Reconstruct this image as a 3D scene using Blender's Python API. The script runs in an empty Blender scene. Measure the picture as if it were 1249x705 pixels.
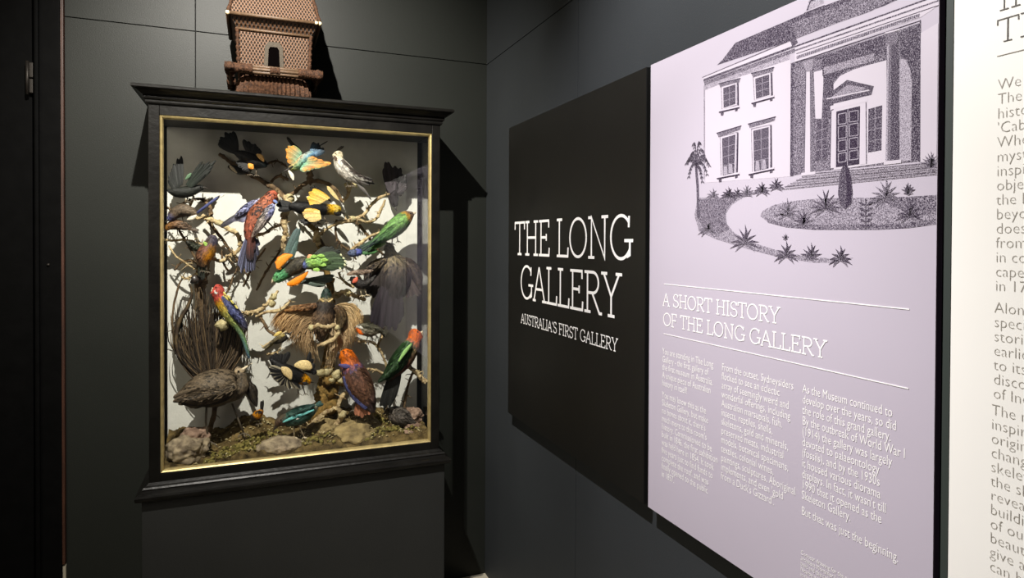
import bpy, bmesh, math, random
import numpy as np
from mathutils import Vector, Matrix, noise

random.seed(7)
SC = bpy.context.scene
COL = SC.collection

# ------------------------------------------------------------------ camera
W, H = 1249, 705
F, CX, CY = 783.0, 624.5, 304.5
CAM = Vector((-1.00433, -2.82213, 1.55))
RM = (Matrix.Rotation(-math.radians(21.9), 3, 'Z')
      @ Matrix.Rotation(math.radians(90 - 0.63), 3, 'X')
      @ Matrix.Rotation(math.radians(0.23), 3, 'Z'))
cd = bpy.data.cameras.new('camera')
cd.sensor_fit = 'HORIZONTAL'
cd.sensor_width = 36.0
cd.lens = 36.0 * F / W
cd.shift_y = (CY - H / 2) / W
cd.clip_start = 0.02
cam = bpy.data.objects.new('camera', cd)
cam.matrix_world = Matrix.Translation(CAM) @ RM.to_4x4()
COL.objects.link(cam)
SC.camera = cam

# ------------------------------------------------------------------ world, lamps, exposure
SC.view_settings.view_transform = 'Standard'
SC.view_settings.look = 'None'
SC.view_settings.gamma = 1.0
SC.view_settings.use_curve_mapping = False
SC.view_settings.exposure = 0.0
SC.cycles.max_bounces = 8
SC.cycles.transparent_max_bounces = 16
wd = bpy.data.worlds.new('world')
SC.world = wd
wd.use_nodes = True
bg = wd.node_tree.nodes['Background']
bg.inputs[0].default_value = (0.85, 0.93, 1.0, 1)
bg.inputs[1].default_value = 0.022


def spot(name, loc, aim, power, cone, blend, col, size=0.012):
    l = bpy.data.lights.new(name, 'SPOT')
    l.energy = power
    l.spot_size = math.radians(cone)
    l.spot_blend = blend
    l.color = col
    l.shadow_soft_size = size
    o = bpy.data.objects.new(name, l)
    COL.objects.link(o)
    o.location = loc
    o.rotation_euler = (Vector(aim) - Vector(loc)).to_track_quat('-Z', 'Y').to_euler()
    return o


spot('case_spotlight', (-1.20, -1.62, 3.08), (-0.88, -0.10, 1.86), 500, 78, 1.0, (1.0, 0.95, 0.87))
spot('panel_spotlight', (-1.17, -1.66, 3.06), (0.0, -1.66, 1.34), 215, 84, 0.8, (1.0, 0.97, 0.98))
spot('panel_fill_beam', (-1.17, -1.66, 3.06), (0.0, -1.75, 0.75), 165, 42, 1.0, (1.0, 0.96, 1.0))  # added narrow beam beside the panel spotlight, brightens the lower panels
fl = bpy.data.lights.new('room_fill', 'AREA')  # unseen fill lamp, added to lift the shadows
fl.shape = 'RECTANGLE'
fl.size = 1.2
fl.size_y = 1.2
fl.energy = 17
fl.color = (1.0, 0.9, 0.74)
fo = bpy.data.objects.new('room_fill', fl)
COL.objects.link(fo)
fo.location = (-2.75, -2.1, 2.3)
fo.rotation_euler = (Vector((-0.85, -0.1, 1.3)) - Vector(fo.location)).to_track_quat('-Z', 'Y').to_euler()


# ------------------------------------------------------------------ pixel helpers: a ray of the photograph met with a plane of the room
def ray(u, v):
    return RM @ Vector(((u - CX) / F, -(v - CY) / F, -1.0))


def at(u, v, Y):
    r = ray(u, v)
    return CAM + r * ((Y - CAM.y) / r.y)


def onwall(u, v, X):
    r = ray(u, v)
    return CAM + r * ((X - CAM.x) / r.x)


def lin(c):
    return tuple(((x / 255) / 12.92) if x / 255 <= 0.04045 else (((x / 255) + 0.055) / 1.055) ** 2.4 for x in c[:3])


# ------------------------------------------------------------------ materials
def mat(name, rgb, rough=0.6, noise_scale=None, noise_amt=0.25, bump=0.0, bump_scale=None, metal=0.0, spec=0.5, rgb2=None, stretch=None):
    m = bpy.data.materials.new(name)
    m.use_nodes = True
    nt = m.node_tree
    b = nt.nodes['Principled BSDF']
    b.inputs['Roughness'].default_value = rough
    b.inputs['Metallic'].default_value = metal
    b.inputs['Specular IOR Level'].default_value = spec
    c = lin(rgb)
    b.inputs['Base Color'].default_value = (*c, 1)
    tc = nt.nodes.new('ShaderNodeTexCoord')
    vec = tc.outputs['Object']
    if stretch:
        mp = nt.nodes.new('ShaderNodeMapping')
        mp.inputs['Scale'].default_value = stretch
        nt.links.new(vec, mp.inputs[0])
        vec = mp.outputs[0]
    if noise_scale:
        n = nt.nodes.new('ShaderNodeTexNoise')
        n.inputs['Scale'].default_value = noise_scale
        n.inputs['Detail'].default_value = 5
        nt.links.new(vec, n.inputs['Vector'])
        r = nt.nodes.new('ShaderNodeValToRGB')
        r.color_ramp.elements[0].position = 0.32
        r.color_ramp.elements[1].position = 0.68
        c2 = lin(rgb2) if rgb2 else tuple(min(1, x * (1 + noise_amt)) for x in c)
        c1 = c if rgb2 else tuple(x * (1 - noise_amt) for x in c)
        r.color_ramp.elements[0].color = (*c1, 1)
        r.color_ramp.elements[1].color = (*c2, 1)
        nt.links.new(n.outputs['Fac'], r.inputs[0])
        nt.links.new(r.outputs[0], b.inputs['Base Color'])
    if bump:
        n2 = nt.nodes.new('ShaderNodeTexNoise')
        n2.inputs['Scale'].default_value = bump_scale or 80
        n2.inputs['Detail'].default_value = 6
        nt.links.new(vec, n2.inputs['Vector'])
        bp = nt.nodes.new('ShaderNodeBump')
        bp.inputs['Strength'].default_value = bump
        bp.inputs['Distance'].default_value = 0.004
        nt.links.new(n2.outputs['Fac'], bp.inputs['Height'])
        nt.links.new(bp.outputs[0], b.inputs['Normal'])
    return m


def colour_mat(name, rough=0.65, grain=(60, 420), amt=0.35, spec=0.3, sheen=0.0):
    """pigment from the mesh's own colour attribute, broken up by fine streaks"""
    m = bpy.data.materials.new(name)
    m.use_nodes = True
    nt = m.node_tree
    b = nt.nodes['Principled BSDF']
    b.inputs['Roughness'].default_value = rough
    b.inputs['Specular IOR Level'].default_value = spec
    if sheen:
        b.inputs['Sheen Weight'].default_value = sheen
    a = nt.nodes.new('ShaderNodeAttribute')
    a.attribute_name = 'Col'
    tc = nt.nodes.new('ShaderNodeTexCoord')
    n = nt.nodes.new('ShaderNodeTexNoise')
    n.inputs['Scale'].default_value = grain[1] * 0.6
    n.inputs['Detail'].default_value = 4
    n.inputs['Roughness'].default_value = 0.7
    nt.links.new(tc.outputs['Object'], n.inputs['Vector'])
    mr = nt.nodes.new('ShaderNodeMapRange')
    mr.inputs['From Min'].default_value = 0.3
    mr.inputs['From Max'].default_value = 0.7
    mr.inputs['To Min'].default_value = 1 - amt
    mr.inputs['To Max'].default_value = 1 + amt
    nt.links.new(n.outputs['Fac'], mr.inputs[0])
    mx = nt.nodes.new('ShaderNodeVectorMath')
    mx.operation = 'SCALE'
    nt.links.new(a.outputs['Color'], mx.inputs[0])
    nt.links.new(mr.outputs[0], mx.inputs['Scale'])
    nt.links.new(mx.outputs[0], b.inputs['Base Color'])
    bp = nt.nodes.new('ShaderNodeBump')
    bp.inputs['Strength'].default_value = 0.5
    bp.inputs['Distance'].default_value = 0.002
    nt.links.new(n.outputs['Fac'], bp.inputs['Height'])
    nt.links.new(bp.outputs[0], b.inputs['Normal'])
    return m


def glass_mat(name):
    """thin pane: clear, with mirror reflection growing towards grazing angles"""
    m = bpy.data.materials.new(name)
    m.use_nodes = True
    nt = m.node_tree
    for n in list(nt.nodes):
        nt.nodes.remove(n)
    out = nt.nodes.new('ShaderNodeOutputMaterial')
    tr = nt.nodes.new('ShaderNodeBsdfTransparent')
    tr.inputs[0].default_value = (0.985, 0.99, 0.985, 1)
    gl = nt.nodes.new('ShaderNodeBsdfGlossy')
    gl.inputs['Roughness'].default_value = 0.01
    lw = nt.nodes.new('ShaderNodeLayerWeight')
    lw.inputs[0].default_value = 0.5
    p = nt.nodes.new('ShaderNodeMath'); p.operation = 'POWER'; p.inputs[1].default_value = 5
    k = nt.nodes.new('ShaderNodeMath'); k.operation = 'MULTIPLY_ADD'; k.inputs[1].default_value = 0.9; k.inputs[2].default_value = 0.045
    nt.links.new(lw.outputs['Facing'], p.inputs[0])
    nt.links.new(p.outputs[0], k.inputs[0])
    mx = nt.nodes.new('ShaderNodeMixShader')
    nt.links.new(k.outputs[0], mx.inputs[0])
    nt.links.new(tr.outputs[0], mx.inputs[1])
    nt.links.new(gl.outputs[0], mx.inputs[2])
    nt.links.new(mx.outputs[0], out.inputs[0])
    return m


def ink_mat(name, ink, paper, density, scale=620.0):
    """stippled print: grains of ink on the panel colour"""
    m = bpy.data.materials.new(name)
    m.use_nodes = True
    nt = m.node_tree
    b = nt.nodes['Principled BSDF']
    b.inputs['Roughness'].default_value = 0.55
    b.inputs['Specular IOR Level'].default_value = 0.2
    tc = nt.nodes.new('ShaderNodeTexCoord')
    n = nt.nodes.new('ShaderNodeTexNoise')
    n.inputs['Scale'].default_value = scale
    n.inputs['Detail'].default_value = 2
    nt.links.new(tc.outputs['Object'], n.inputs['Vector'])
    r = nt.nodes.new('ShaderNodeValToRGB')
    c = 0.36 + 0.28 * density
    r.color_ramp.elements[0].position = max(0, c - 0.17)
    r.color_ramp.elements[1].position = min(1, c + 0.17)
    r.color_ramp.elements[0].color = (*lin(ink), 1)
    r.color_ramp.elements[1].color = (*lin(paper), 1)
    nt.links.new(n.outputs['Fac'], r.inputs[0])
    nt.links.new(r.outputs[0], b.inputs['Base Color'])
    return m


def cane_mat(name, base, dark, pitch, depth=0.003):
    """open woven cane lattice, from UVs in metres"""
    m = bpy.data.materials.new(name)
    m.use_nodes = True
    nt = m.node_tree
    b = nt.nodes['Principled BSDF']
    b.inputs['Roughness'].default_value = 0.6
    uv = nt.nodes.new('ShaderNodeUVMap')
    sp = nt.nodes.new('ShaderNodeSeparateXYZ')
    nt.links.new(uv.outputs[0], sp.inputs[0])

    def mth(op, a, bb=None):
        n = nt.nodes.new('ShaderNodeMath'); n.operation = op
        for i, x in enumerate((a, bb)):
            if x is None:
                continue
            if isinstance(x, (int, float)):
                n.inputs[i].default_value = x
            else:
                nt.links.new(x, n.inputs[i])
        return n.outputs[0]
    k = math.pi / pitch
    su = mth('ADD', sp.outputs[0], mth('MULTIPLY', sp.outputs[1], 0.55))
    sv = mth('SUBTRACT', sp.outputs[0], mth('MULTIPLY', sp.outputs[1], 0.55))
    a = mth('SINE', mth('MULTIPLY', su, k))
    c = mth('SINE', mth('MULTIPLY', sv, k))
    g = mth('MULTIPLY', mth('MULTIPLY', a, a), mth('MULTIPLY', c, c))
    r = nt.nodes.new('ShaderNodeValToRGB')
    r.color_ramp.elements[0].position = 0.20
    r.color_ramp.elements[1].position = 0.42
    r.color_ramp.elements[0].color = (*lin(base), 1)
    r.color_ramp.elements[1].color = (*lin(dark), 1)
    nt.links.new(g, r.inputs[0])
    nt.links.new(r.outputs[0], b.inputs['Base Color'])
    bp = nt.nodes.new('ShaderNodeBump')
    bp.inputs['Strength'].default_value = 1.0
    bp.inputs['Distance'].default_value = depth
    bp.invert = True
    nt.links.new(g, bp.inputs['Height'])
    nt.links.new(bp.outputs[0], b.inputs['Normal'])
    return m


LAV = (185, 177, 188)
M = {
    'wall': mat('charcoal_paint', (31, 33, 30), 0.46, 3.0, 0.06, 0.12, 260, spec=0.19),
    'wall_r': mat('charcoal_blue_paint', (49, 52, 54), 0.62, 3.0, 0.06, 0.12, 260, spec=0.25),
    'plinth': mat('plinth_paint', (38, 39, 38), 0.6, 4.0, 0.05, 0.1, 260, spec=0.25),
    'groove': mat('joint_dark', (24, 25, 24), 0.8),
    'ceil': mat('black_ceiling', (20, 20, 20), 0.9),
    'floor': mat('pale_floor', (176, 168, 148), 0.5, 9.0, 0.12, 0.05, 60),
    'black': mat('ebonised_wood', (15, 14, 12), 0.36, 14, 0.4, 0.25, 55, spec=0.22, stretch=(1, 1, 1)),
    'jamb': mat('black_door_paint', (5, 5, 5), 0.7, 20, 0.3, 0.1, 80, spec=0.06),
    'brown': mat('red_brown_wood', (56, 31, 19), 0.5, 12, 0.35, 0.1, 60, stretch=(8, 8, 0.6)),
    'gold': mat('gilt_slip', (176, 158, 108), 0.36, 40, 0.18, 0.1, 200, metal=0.55),
    'board': mat('white_back_board', (208, 207, 198), 0.85, 30, 0.05, 0.25, 120, spec=0.2),
    'glass': glass_mat('clear_pane'),
    'plume': colour_mat('plumage', 0.6, amt=0.42),
    'beak': mat('horn', (52, 46, 42), 0.35, 90, 0.2),
    'palebeak': mat('pale_horn', (205, 190, 160), 0.4, 90, 0.15),
    'eye': mat('glass_eye', (10, 9, 8), 0.08),
    'leg': mat('scaled_leg', (92, 82, 68), 0.6, 200, 0.3, 0.4, 300),
    'bark': mat('lichened_bark', (120, 96, 66), 0.85, 55, 0.3, 0.9, 130, spec=0.2, rgb2=(206, 186, 142)),
    'darkbark': mat('dark_bark', (70, 56, 42), 0.85, 45, 0.3, 0.9, 110, spec=0.2, rgb2=(120, 98, 70)),
    'mossbark': mat('mossy_bark', (72, 62, 30), 0.9, 60, 0.3, 1.0, 120, spec=0.1, rgb2=(150, 118, 66)),
    'rock': mat('lichen_stone', (98, 86, 72), 0.85, 38, 0.3, 1.0, 70, spec=0.2, rgb2=(168, 152, 124)),
    'rockpink': mat('pinkish_stone', (92, 70, 58), 0.85, 38, 0.3, 1.0, 70, spec=0.2, rgb2=(158, 132, 112)),
    'rockyellow': mat('ochre_stone', (96, 82, 56), 0.85, 30, 0.3, 1.0, 70, spec=0.2, rgb2=(164, 144, 98)),
    'moss': mat('dry_moss_earth', (40, 32, 20), 0.95, 34, 0.3, 1.0, 90, spec=0.05, rgb2=(116, 98, 62)),
    'tuft': mat('green_moss', (66, 62, 30), 0.95, 80, 0.3, 1.0, 200, spec=0.05, rgb2=(140, 128, 72)),
    'lichen': mat('pale_lichen', (150, 136, 96), 0.95, 80, 0.3, 1.0, 200, spec=0.05, rgb2=(206, 194, 150)),
    'cane': cane_mat('woven_cane', (84, 56, 31), (8, 5, 3), 0.0112),
    'cane2': cane_mat('woven_cane_coarse', (72, 48, 28), (8, 5, 3), 0.014),
    'fibre': mat('brown_fibre', (34, 21, 13), 0.75, 120, 0.3, 1.0, 160, spec=0.2, rgb2=(76, 50, 32), stretch=(1, 1, 1)),
    'rod': mat('cane_rod', (78, 58, 38), 0.6, 60, 0.25, 0.3, 120),
    'rim': mat('grey_fibre_rim', (58, 50, 38), 0.8, 120, 0.2, 0.6, 200),
    'bone': mat('shell_tip', (226, 206, 160), 0.5, 60, 0.1),
    'door_shade': mat('painted_door_shade', (4, 3, 3), 1.0, spec=0.0),
    'bpanel': mat('black_panel_print', (22, 21, 18), 0.45, 7, 0.10, 0.05, 200, spec=0.35),
    'bedge': mat('black_panel_edge', (14, 14, 13), 0.6),
    'lav': mat('lavender_panel_print', LAV, 0.5, 3, 0.015, spec=0.25),
    'lavedge': mat('plum_panel_edge', (92, 72, 96), 0.6),
    'cream': mat('cream_panel_print', (240, 238, 230), 0.5, 3, 0.012, spec=0.25),
    'greenedge': mat('green_grey_edge', (46, 54, 49), 0.6),
    'white': mat('white_lettering', (246, 244, 240), 0.5),
    'grey': mat('grey_lettering', (158, 153, 144), 0.6),
    'darkgrey': mat('dark_grey_lettering', (84, 80, 76), 0.6),
    'steel': mat('dull_steel', (38, 34, 30), 0.5, metal=0.6),
}
INK = (42, 30, 50)
PAP = (198, 190, 199)
for nm, den in (('ink_solid', 1.25), ('ink_dark', 0.98), ('ink_mid', 0.74), ('ink_half', 0.46), ('ink_light', 0.24)):
    M[nm] = ink_mat(nm, INK, LAV, den)
M['ink_paper'] = mat('engraving_paper', PAP, 0.5, 3, 0.01, spec=0.25)


# ------------------------------------------------------------------ mesh builder
class MB:
    def __init__(self):
        self.v = []; self.f = []; self.c = []; self.uv = {}; self.smooth = []

    def add(self, verts, faces, col=(1, 1, 1), cols=None, smooth=True):
        o = len(self.v)
        self.v += [Vector(p) for p in verts]
        self.f += [tuple(i + o for i in f) for f in faces]
        self.smooth += [smooth] * len(faces)
        self.c += list(cols) if cols is not None else [col] * len(verts)
        return o

    def box(self, a, b, bev=0.0, col=(1, 1, 1)):
        bm = bmesh.new()
        bmesh.ops.create_cube(bm, size=1)
        a = Vector(a); b = Vector(b)
        lo = Vector(map(min, a, b)); hi = Vector(map(max, a, b))
        for v in bm.verts:
            v.co = Vector(((lo[i] + hi[i]) / 2 + v.co[i] * (hi[i] - lo[i])) for i in range(3))
        if bev:
            bmesh.ops.bevel(bm, geom=bm.edges[:], offset=bev, segments=2, affect='EDGES', profile=0.5)
        self.bm(bm, col, False)

    def bm(self, bm, col=(1, 1, 1), smooth=True):
        bm.verts.index_update()
        self.add([v.co.copy() for v in bm.verts], [[v.index for v in f.verts] for f in bm.faces], col, smooth=smooth)
        bm.free()

    def rings(self, rings, cols=None, closed=True, cap=True, smooth=True):
        n = len(rings[0]); vs = []; cs = []; fs = []
        for i, r in enumerate(rings):
            vs += r
            if cols: cs += cols[i]
        for i in range(len(rings) - 1):
            for j in range(n if closed else n - 1):
                k = (j + 1) % n
                fs.append((i * n + j, i * n + k, (i + 1) * n + k, (i + 1) * n + j))
        if cap:
            fs.append(tuple(range(n - 1, -1, -1)))
            b = (len(rings) - 1) * n
            fs.append(tuple(b + j for j in range(n)))
        self.add(vs, fs, cols=cs if cols else None, smooth=smooth)

    def tube(self, pts, radii, seg=8, col=(1, 1, 1), cols=None, rough=0.0):
        pts = [Vector(p) for p in pts]
        if not isinstance(radii, (list, tuple)): radii = [radii] * len(pts)
        rings = []; cc = []
        ref = Vector((0.13, -0.9, 0.41)).normalized()
        for i, p in enumerate(pts):
            t = (pts[min(i + 1, len(pts) - 1)] - pts[max(i - 1, 0)])
            if t.length < 1e-9: t = Vector((0, 0, 1))
            t.normalize()
            n = ref - t * ref.dot(t)
            if n.length < 1e-4: n = t.orthogonal()
            n.normalize(); b = t.cross(n)
            ring = []
            for j in range(seg):
                a = 2 * math.pi * j / seg
                d = n * math.cos(a) + b * math.sin(a)
                r = radii[i]
                if rough:
                    r *= 1 + rough * noise.noise((p + d * r) * 70) + 0.6 * rough * noise.noise((p + d * r) * 190)
                ring.append(p + d * r)
            rings.append(ring)
            cc.append([cols[i] if cols else col] * seg)
        self.rings(rings, cc)

    def blob(self, c, r, sub=3, amp=0.25, freq=3.0, seed=0.0, col=(1, 1, 1), flat=None):
        bm = bmesh.new()
        bmesh.ops.create_icosphere(bm, subdivisions=sub, radius=1)
        for v in bm.verts:
            d = v.co.normalized()
            s = 1 + amp * noise.noise(d * freq * 0.5 + Vector((seed, 2 * seed, 0))) + amp * 0.5 * noise.noise(d * freq * 1.3 + Vector((seed, 0, seed)))
            v.co = Vector(c) + Vector((d.x * r[0], d.y * r[1], d.z * r[2])) * s
            if flat is not None and v.co.z < flat: v.co.z = flat
        self.bm(bm, col)

    def build(self, name, material, parent=None, org=None):
        root = parent
        while root is not None and root.parent is not None: root = root.parent
        if root is not None:
            off = root.location.copy()
        elif org is not None:
            off = Vector(org)
        else:
            off = Vector((0, 0, 0))
        me = bpy.data.meshes.new(name)
        me.from_pydata([v - off for v in self.v], [], self.f)
        me.polygons.foreach_set('use_smooth', self.smooth)
        a = me.color_attributes.new('Col', 'FLOAT_COLOR', 'POINT')
        a.data.foreach_set('color', [x for c in self.c for x in (c[0], c[1], c[2], 1.0)])
        if self.uv:
            l = me.uv_layers.new(name='UVMap')
            for p in me.polygons:
                if p.index in self.uv:
                    for li, q in zip(p.loop_indices, self.uv[p.index]): l.data[li].uv = q
        me.materials.append(material)
        me.update()
        o = bpy.data.objects.new(name, me)
        COL.objects.link(o)
        if parent is not None: o.parent = parent
        else: o.location = off
        return o


def tag(o, label=None, cat=None, group=None, kind=None):
    if label: o['label'] = label
    if cat: o['category'] = cat
    if group: o['group'] = group
    if kind: o['kind'] = kind
    return o


def thing(name, loc, label, cat, group=None):
    o = bpy.data.objects.new(name, None)
    o.empty_display_size = 0.05
    COL.objects.link(o)
    o.location = loc
    return tag(o, label, cat, group)


def crom(P, n):
    """Catmull-Rom through tuples of numbers, n samples"""
    P = [tuple(p) for p in P]
    m = len(P) - 1
    out = []
    for i in range(n):
        t = i / (n - 1) * m
        k = min(int(t), m - 1); u = t - k
        p0 = P[max(k - 1, 0)]; p1 = P[k]; p2 = P[k + 1]; p3 = P[min(k + 2, m)]
        out.append(tuple(0.5 * (2 * b + (c - a) * u + (2 * a - 5 * b + 4 * c - d) * u * u + (3 * b - a - 3 * c + d) * u ** 3)
                         for a, b, c, d in zip(p0, p1, p2, p3)))
    return out


def stops(S, t):
    if t <= S[0][0]: return S[0][1]
    for (a, ca), (b, cb) in zip(S, S[1:]):
        if t <= b:
            k = (t - a) / max(b - a, 1e-6)
            return tuple(x + (y - x) * k for x, y in zip(ca, cb))
    return S[-1][1]


def pig(c, sat=0.80, val=0.80):
    r = lin(c)
    if r[0] > 2.2 * r[1] and r[0] > 2 * r[2] and r[1] < 0.13: r = (r[0], r[1] * 1.55, r[2])
    if r[0] > 1.5 * r[1] and r[1] > 1.6 * r[2] and r[1] > 0.13: sat = 1.12
    if r[2] > r[0] * 1.25 and r[2] > r[1] * 1.15: sat = 0.62
    y = 0.3 * r[0] + 0.55 * r[1] + 0.15 * r[2]
    return tuple(max(0.0, val * (y + (x - y) * sat)) for x in r)


def L(S):
    return [(t, pig(c)) for t, c in S]


# ------------------------------------------------------------------ the room
def structure(name, mb, m):
    return tag(mb.build(name, m), kind='structure')


w = MB()
g = 0.0016
xs = [-1.652, -1.218, 0.0]
zs = [0.0, 2.3775, 3.3]
for x0, x1 in zip(xs, xs[1:]):
    for z0, z1 in zip(zs, zs[1:]):
        w.box((x0 + (g if x0 > -1.6 else 0), 0.0, z0 + (g if z0 else 0)), (x1 - (g if x1 < 0 else 0), 0.03, z1 - (g if z1 < 3 else 0)), 0.0006)
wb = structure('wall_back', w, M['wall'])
w = MB()
w.box((-1.64, 0.028, 0), (0.0, 0.10, 3.3))
tag(w.build('wall_core', M['groove'], wb), kind='structure')
w = MB()
ys = [0.10, -0.907, -2.30, -3.9]
zr = [0.0, 2.3755, 3.3]
for y0, y1 in zip(ys, ys[1:]):
    for z0, z1 in zip(zr, zr[1:]):
        w.box((0.0, y0 - (g if y0 < 0 else 0), z0 + (g if z0 else 0)), (0.03, y1 + g, z1 - (g if z1 < 3 else 0)), 0.0006)
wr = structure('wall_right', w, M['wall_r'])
w = MB()
w.box((0.028, 0.1, 0), (0.1, -3.9, 3.3))
tag(w.build('wall_core', M['groove'], wr), kind='structure')
w = MB(); w.box((-3.4, 1.6, -0.06), (0.1, -3.9, 0.0)); structure('floor', w, M['floor'])
w = MB(); w.box((-3.4, 1.6, 3.3), (0.1, -3.9, 3.36)); structure('ceiling', w, M['ceil'])
w = MB(); w.box((-3.4, 1.5, 0), (-1.3, 1.6, 3.3)); structure('wall_far', w, M['ceil'])
w = MB(); w.box((-3.46, 1.6, 0), (-3.4, -3.9, 3.3)); structure('wall_left', w, M['ceil'])
w = MB()
a = at(74, 300, -0.004).x; b = -1.6535
zt = at(77, 688, -0.004).z
w.box((a, -0.012, zt), (b, 0.03, 3.3), 0.003)
structure('trim_1', w, M['brown'])
w = MB()
w.box((a, -0.006, 0), (b, 0.03, zt - 0.004), 0.004)
structure('trim_2', w, M['floor'])
# black door jamb at the left edge of the wall
w = MB()
a = at(42, 300, -0.018); b = at(74, 300, -0.018)
w.box((a.x, -0.018, 0), (b.x, 0.12, 3.3), 0.004)
c0 = at(41.5, 300, -0.03).x; c1 = at(48, 300, -0.03).x
w.box((c0, -0.032, 0), (c1, -0.016, 3.3), 0.006)
dj = structure('door_1', w, M['jamb'])
w = MB()
e0 = at(0, 300, 0.0).x - 0.5; e1 = at(40, 300, 0.0).x
w.box((e0, 0.0, 0), (e1, 0.05, 3.3), 0.003)
tag(w.build('door_leaf', M['jamb'], dj), kind='structure')
w = MB()
for v0, v1 in ((76, 94), (96, 113)):
    p = at(31, v1, -0.02); q = at(40, v0, -0.02)
    w.box((p.x, -0.02, p.z), (q.x, 0.01, q.z), 0.003)
p = at(33, 95, -0.025)
w.tube([(p.x, -0.022, at(33, 115, -0.025).z), (p.x, -0.022, at(33, 74, -0.025).z)], 0.006, 10)
w.build('hinge', M['steel'], dj)
w = MB()
p = at(59, 323, -0.018)
w.tube([p + Vector((0, 0.006, 0)), p + Vector((0, -0.004, 0))], [0.006, 0.005], 10)
w.build('screw', M['steel'], dj)


# ------------------------------------------------------------------ plinth under the case
t = thing('display_plinth', (-0.83, -0.17, 0), 'plain charcoal painted plinth standing under the black bird case', 'plinth')
w = MB(); w.box((-1.358, -0.345, 0.03), (-0.296, -0.002, 0.668), 0.002); w.build('body', M['plinth'], t)
w = MB(); w.box((-1.345, -0.33, 0.0), (-0.309, -0.002, 0.032), 0.001); w.build('toe_kick', M['groove'], t)

# ------------------------------------------------------------------ the case
XL, XR, YF, YB = -1.338, -0.314, -0.33, -0.004
ZB, ZT = 0.713, 2.021
case = thing('display_case', (-0.826, -0.17, 0.668), 'black wooden glazed display case with gilt inner edge holding stuffed birds', 'display case')


def moulding(profile, name, m):
    """profile [(out, z)] swept round front and both sides"""
    w = MB(); rings = []
    for o, z in profile:
        rings.append([Vector((XL - o, YB, z)), Vector((XL - o, YF - o, z)), Vector((XR + o, YF - o, z)), Vector((XR + o, YB, z))])
    w.rings(rings, None, closed=True, cap=True, smooth=False)
    return w.build(name, m, case)


moulding([(0.0, 2.018), (0.006, 2.019), (0.008, 2.024), (0.008, 2.031), (0.013, 2.034), (0.015, 2.040), (0.013, 2.046),
          (0.018, 2.048), (0.022, 2.052), (0.030, 2.058), (0.038, 2.062), (0.043, 2.063), (0.046, 2.066), (0.046, 2.073), (0.043, 2.0755)],
         'cornice', M['black'])
moulding([(0.030, 0.668), (0.036, 0.671), (0.0385, 0.677), (0.0385, 0.684), (0.036, 0.690), (0.028, 0.693), (0.020, 0.696),
          (0.018, 0.701), (0.019, 0.706), (0.015, 0.711), (0.008, 0.715), (0.0, 0.722)], 'base_moulding', M['black'])
GX0, GX1, GZ0, GZ1 = -1.304, -0.347, 0.750, 1.982
for x0, x1, s in ((XL, GX0, 0), (GX1, XR, 0)):
    w = MB(); w.box((x0, YF, ZB), (x1, YF + 0.036, ZT), 0.002); w.build('stile', M['black'], case)
for z0, z1, nm in ((GZ1, ZT, 'top_rail'), (ZB, GZ0, 'bottom_rail')):
    w = MB(); w.box((GX0, YF, z0), (GX1, YF + 0.036, z1), 0.002); w.build(nm, M['black'], case)
# gilt slip, bevelled inwards, mitred
w = MB()
prof = [(0.0, YF + 0.004), (0.003, YF - 0.001), (0.0075, YF + 0.002), (0.0105, YF + 0.010), (0.0105, YF + 0.022)]
rings = []
for o, y in prof:
    rings.append([Vector((GX0 + o, y, GZ0 + o)), Vector((GX1 - o, y, GZ0 + o)), Vector((GX1 - o, y, GZ1 - o)), Vector((GX0 + o, y, GZ1 - o))])
w.rings(rings, None, closed=True, cap=False, smooth=False)
w.build('gilt_slip', M['gold'], case)
w = MB(); w.box((GX0 + 0.001, YF + 0.018, GZ0 + 0.001), (GX1 - 0.001, YF + 0.021, GZ1 - 0.001)); w.build('front_pane', M['glass'], case)
for x0, x1 in ((XL, XL + 0.026), (XR - 0.026, XR)):
    w = MB(); w.box((x0, YB - 0.045, ZB), (x1, YB, ZT), 0.002); w.build('corner_post', M['black'], case)
    for z0, z1 in ((ZB, 0.752), (1.985, ZT)):
        w = MB(); w.box((x0, YF + 0.034, z0), (x1, YB - 0.043, z1), 0.002); w.build('side_rail', M['black'], case)
for x in (XL + 0.012, XR - 0.015):
    w = MB(); w.box((x, YF + 0.034, 0.75), (x + 0.003, YB - 0.044, 1.987)); w.build('side_pane', M['glass'], case)
w = MB(); w.box((XL + 0.026, YB - 0.05, 0.73), (XR - 0.026, YB - 0.03, 2.0)); w.build('back_board', M['board'], case)
YBD = YB - 0.05
w = MB(); w.box((XL + 0.024, YF + 0.034, 0.735), (XR - 0.024, YB - 0.03, 0.752)); w.build('case_floor', M['black'], case)
w = MB(); w.box((XL + 0.002, YF + 0.03, 1.987), (XR - 0.002, YB - 0.002, 2.02)); w.build('case_top', M['black'], case)

# ------------------------------------------------------------------ ground inside the case
YI0, YI1 = YF + 0.026, YBD
XI0, XI1 = XL + 0.030, XR - 0.030


def ground_z(x, y):
    k = (y - YI0) / (YI1 - YI0)
    h = 0.768 + 0.055 * k + 0.02 * noise.noise(Vector((x * 9, y * 9, 0.3))) + 0.010 * noise.noise(Vector((x * 40, y * 40, 1.3)))
    h += 0.012 * noise.noise(Vector((x * 24, y * 24, 4.3)))
    h += 0.04 * max(0, 1 - abs(x + 0.66) / 0.22) * k
    h += 0.03 * max(0, 1 - abs(x + 1.0) / 0.12) * k
    return h


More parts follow.
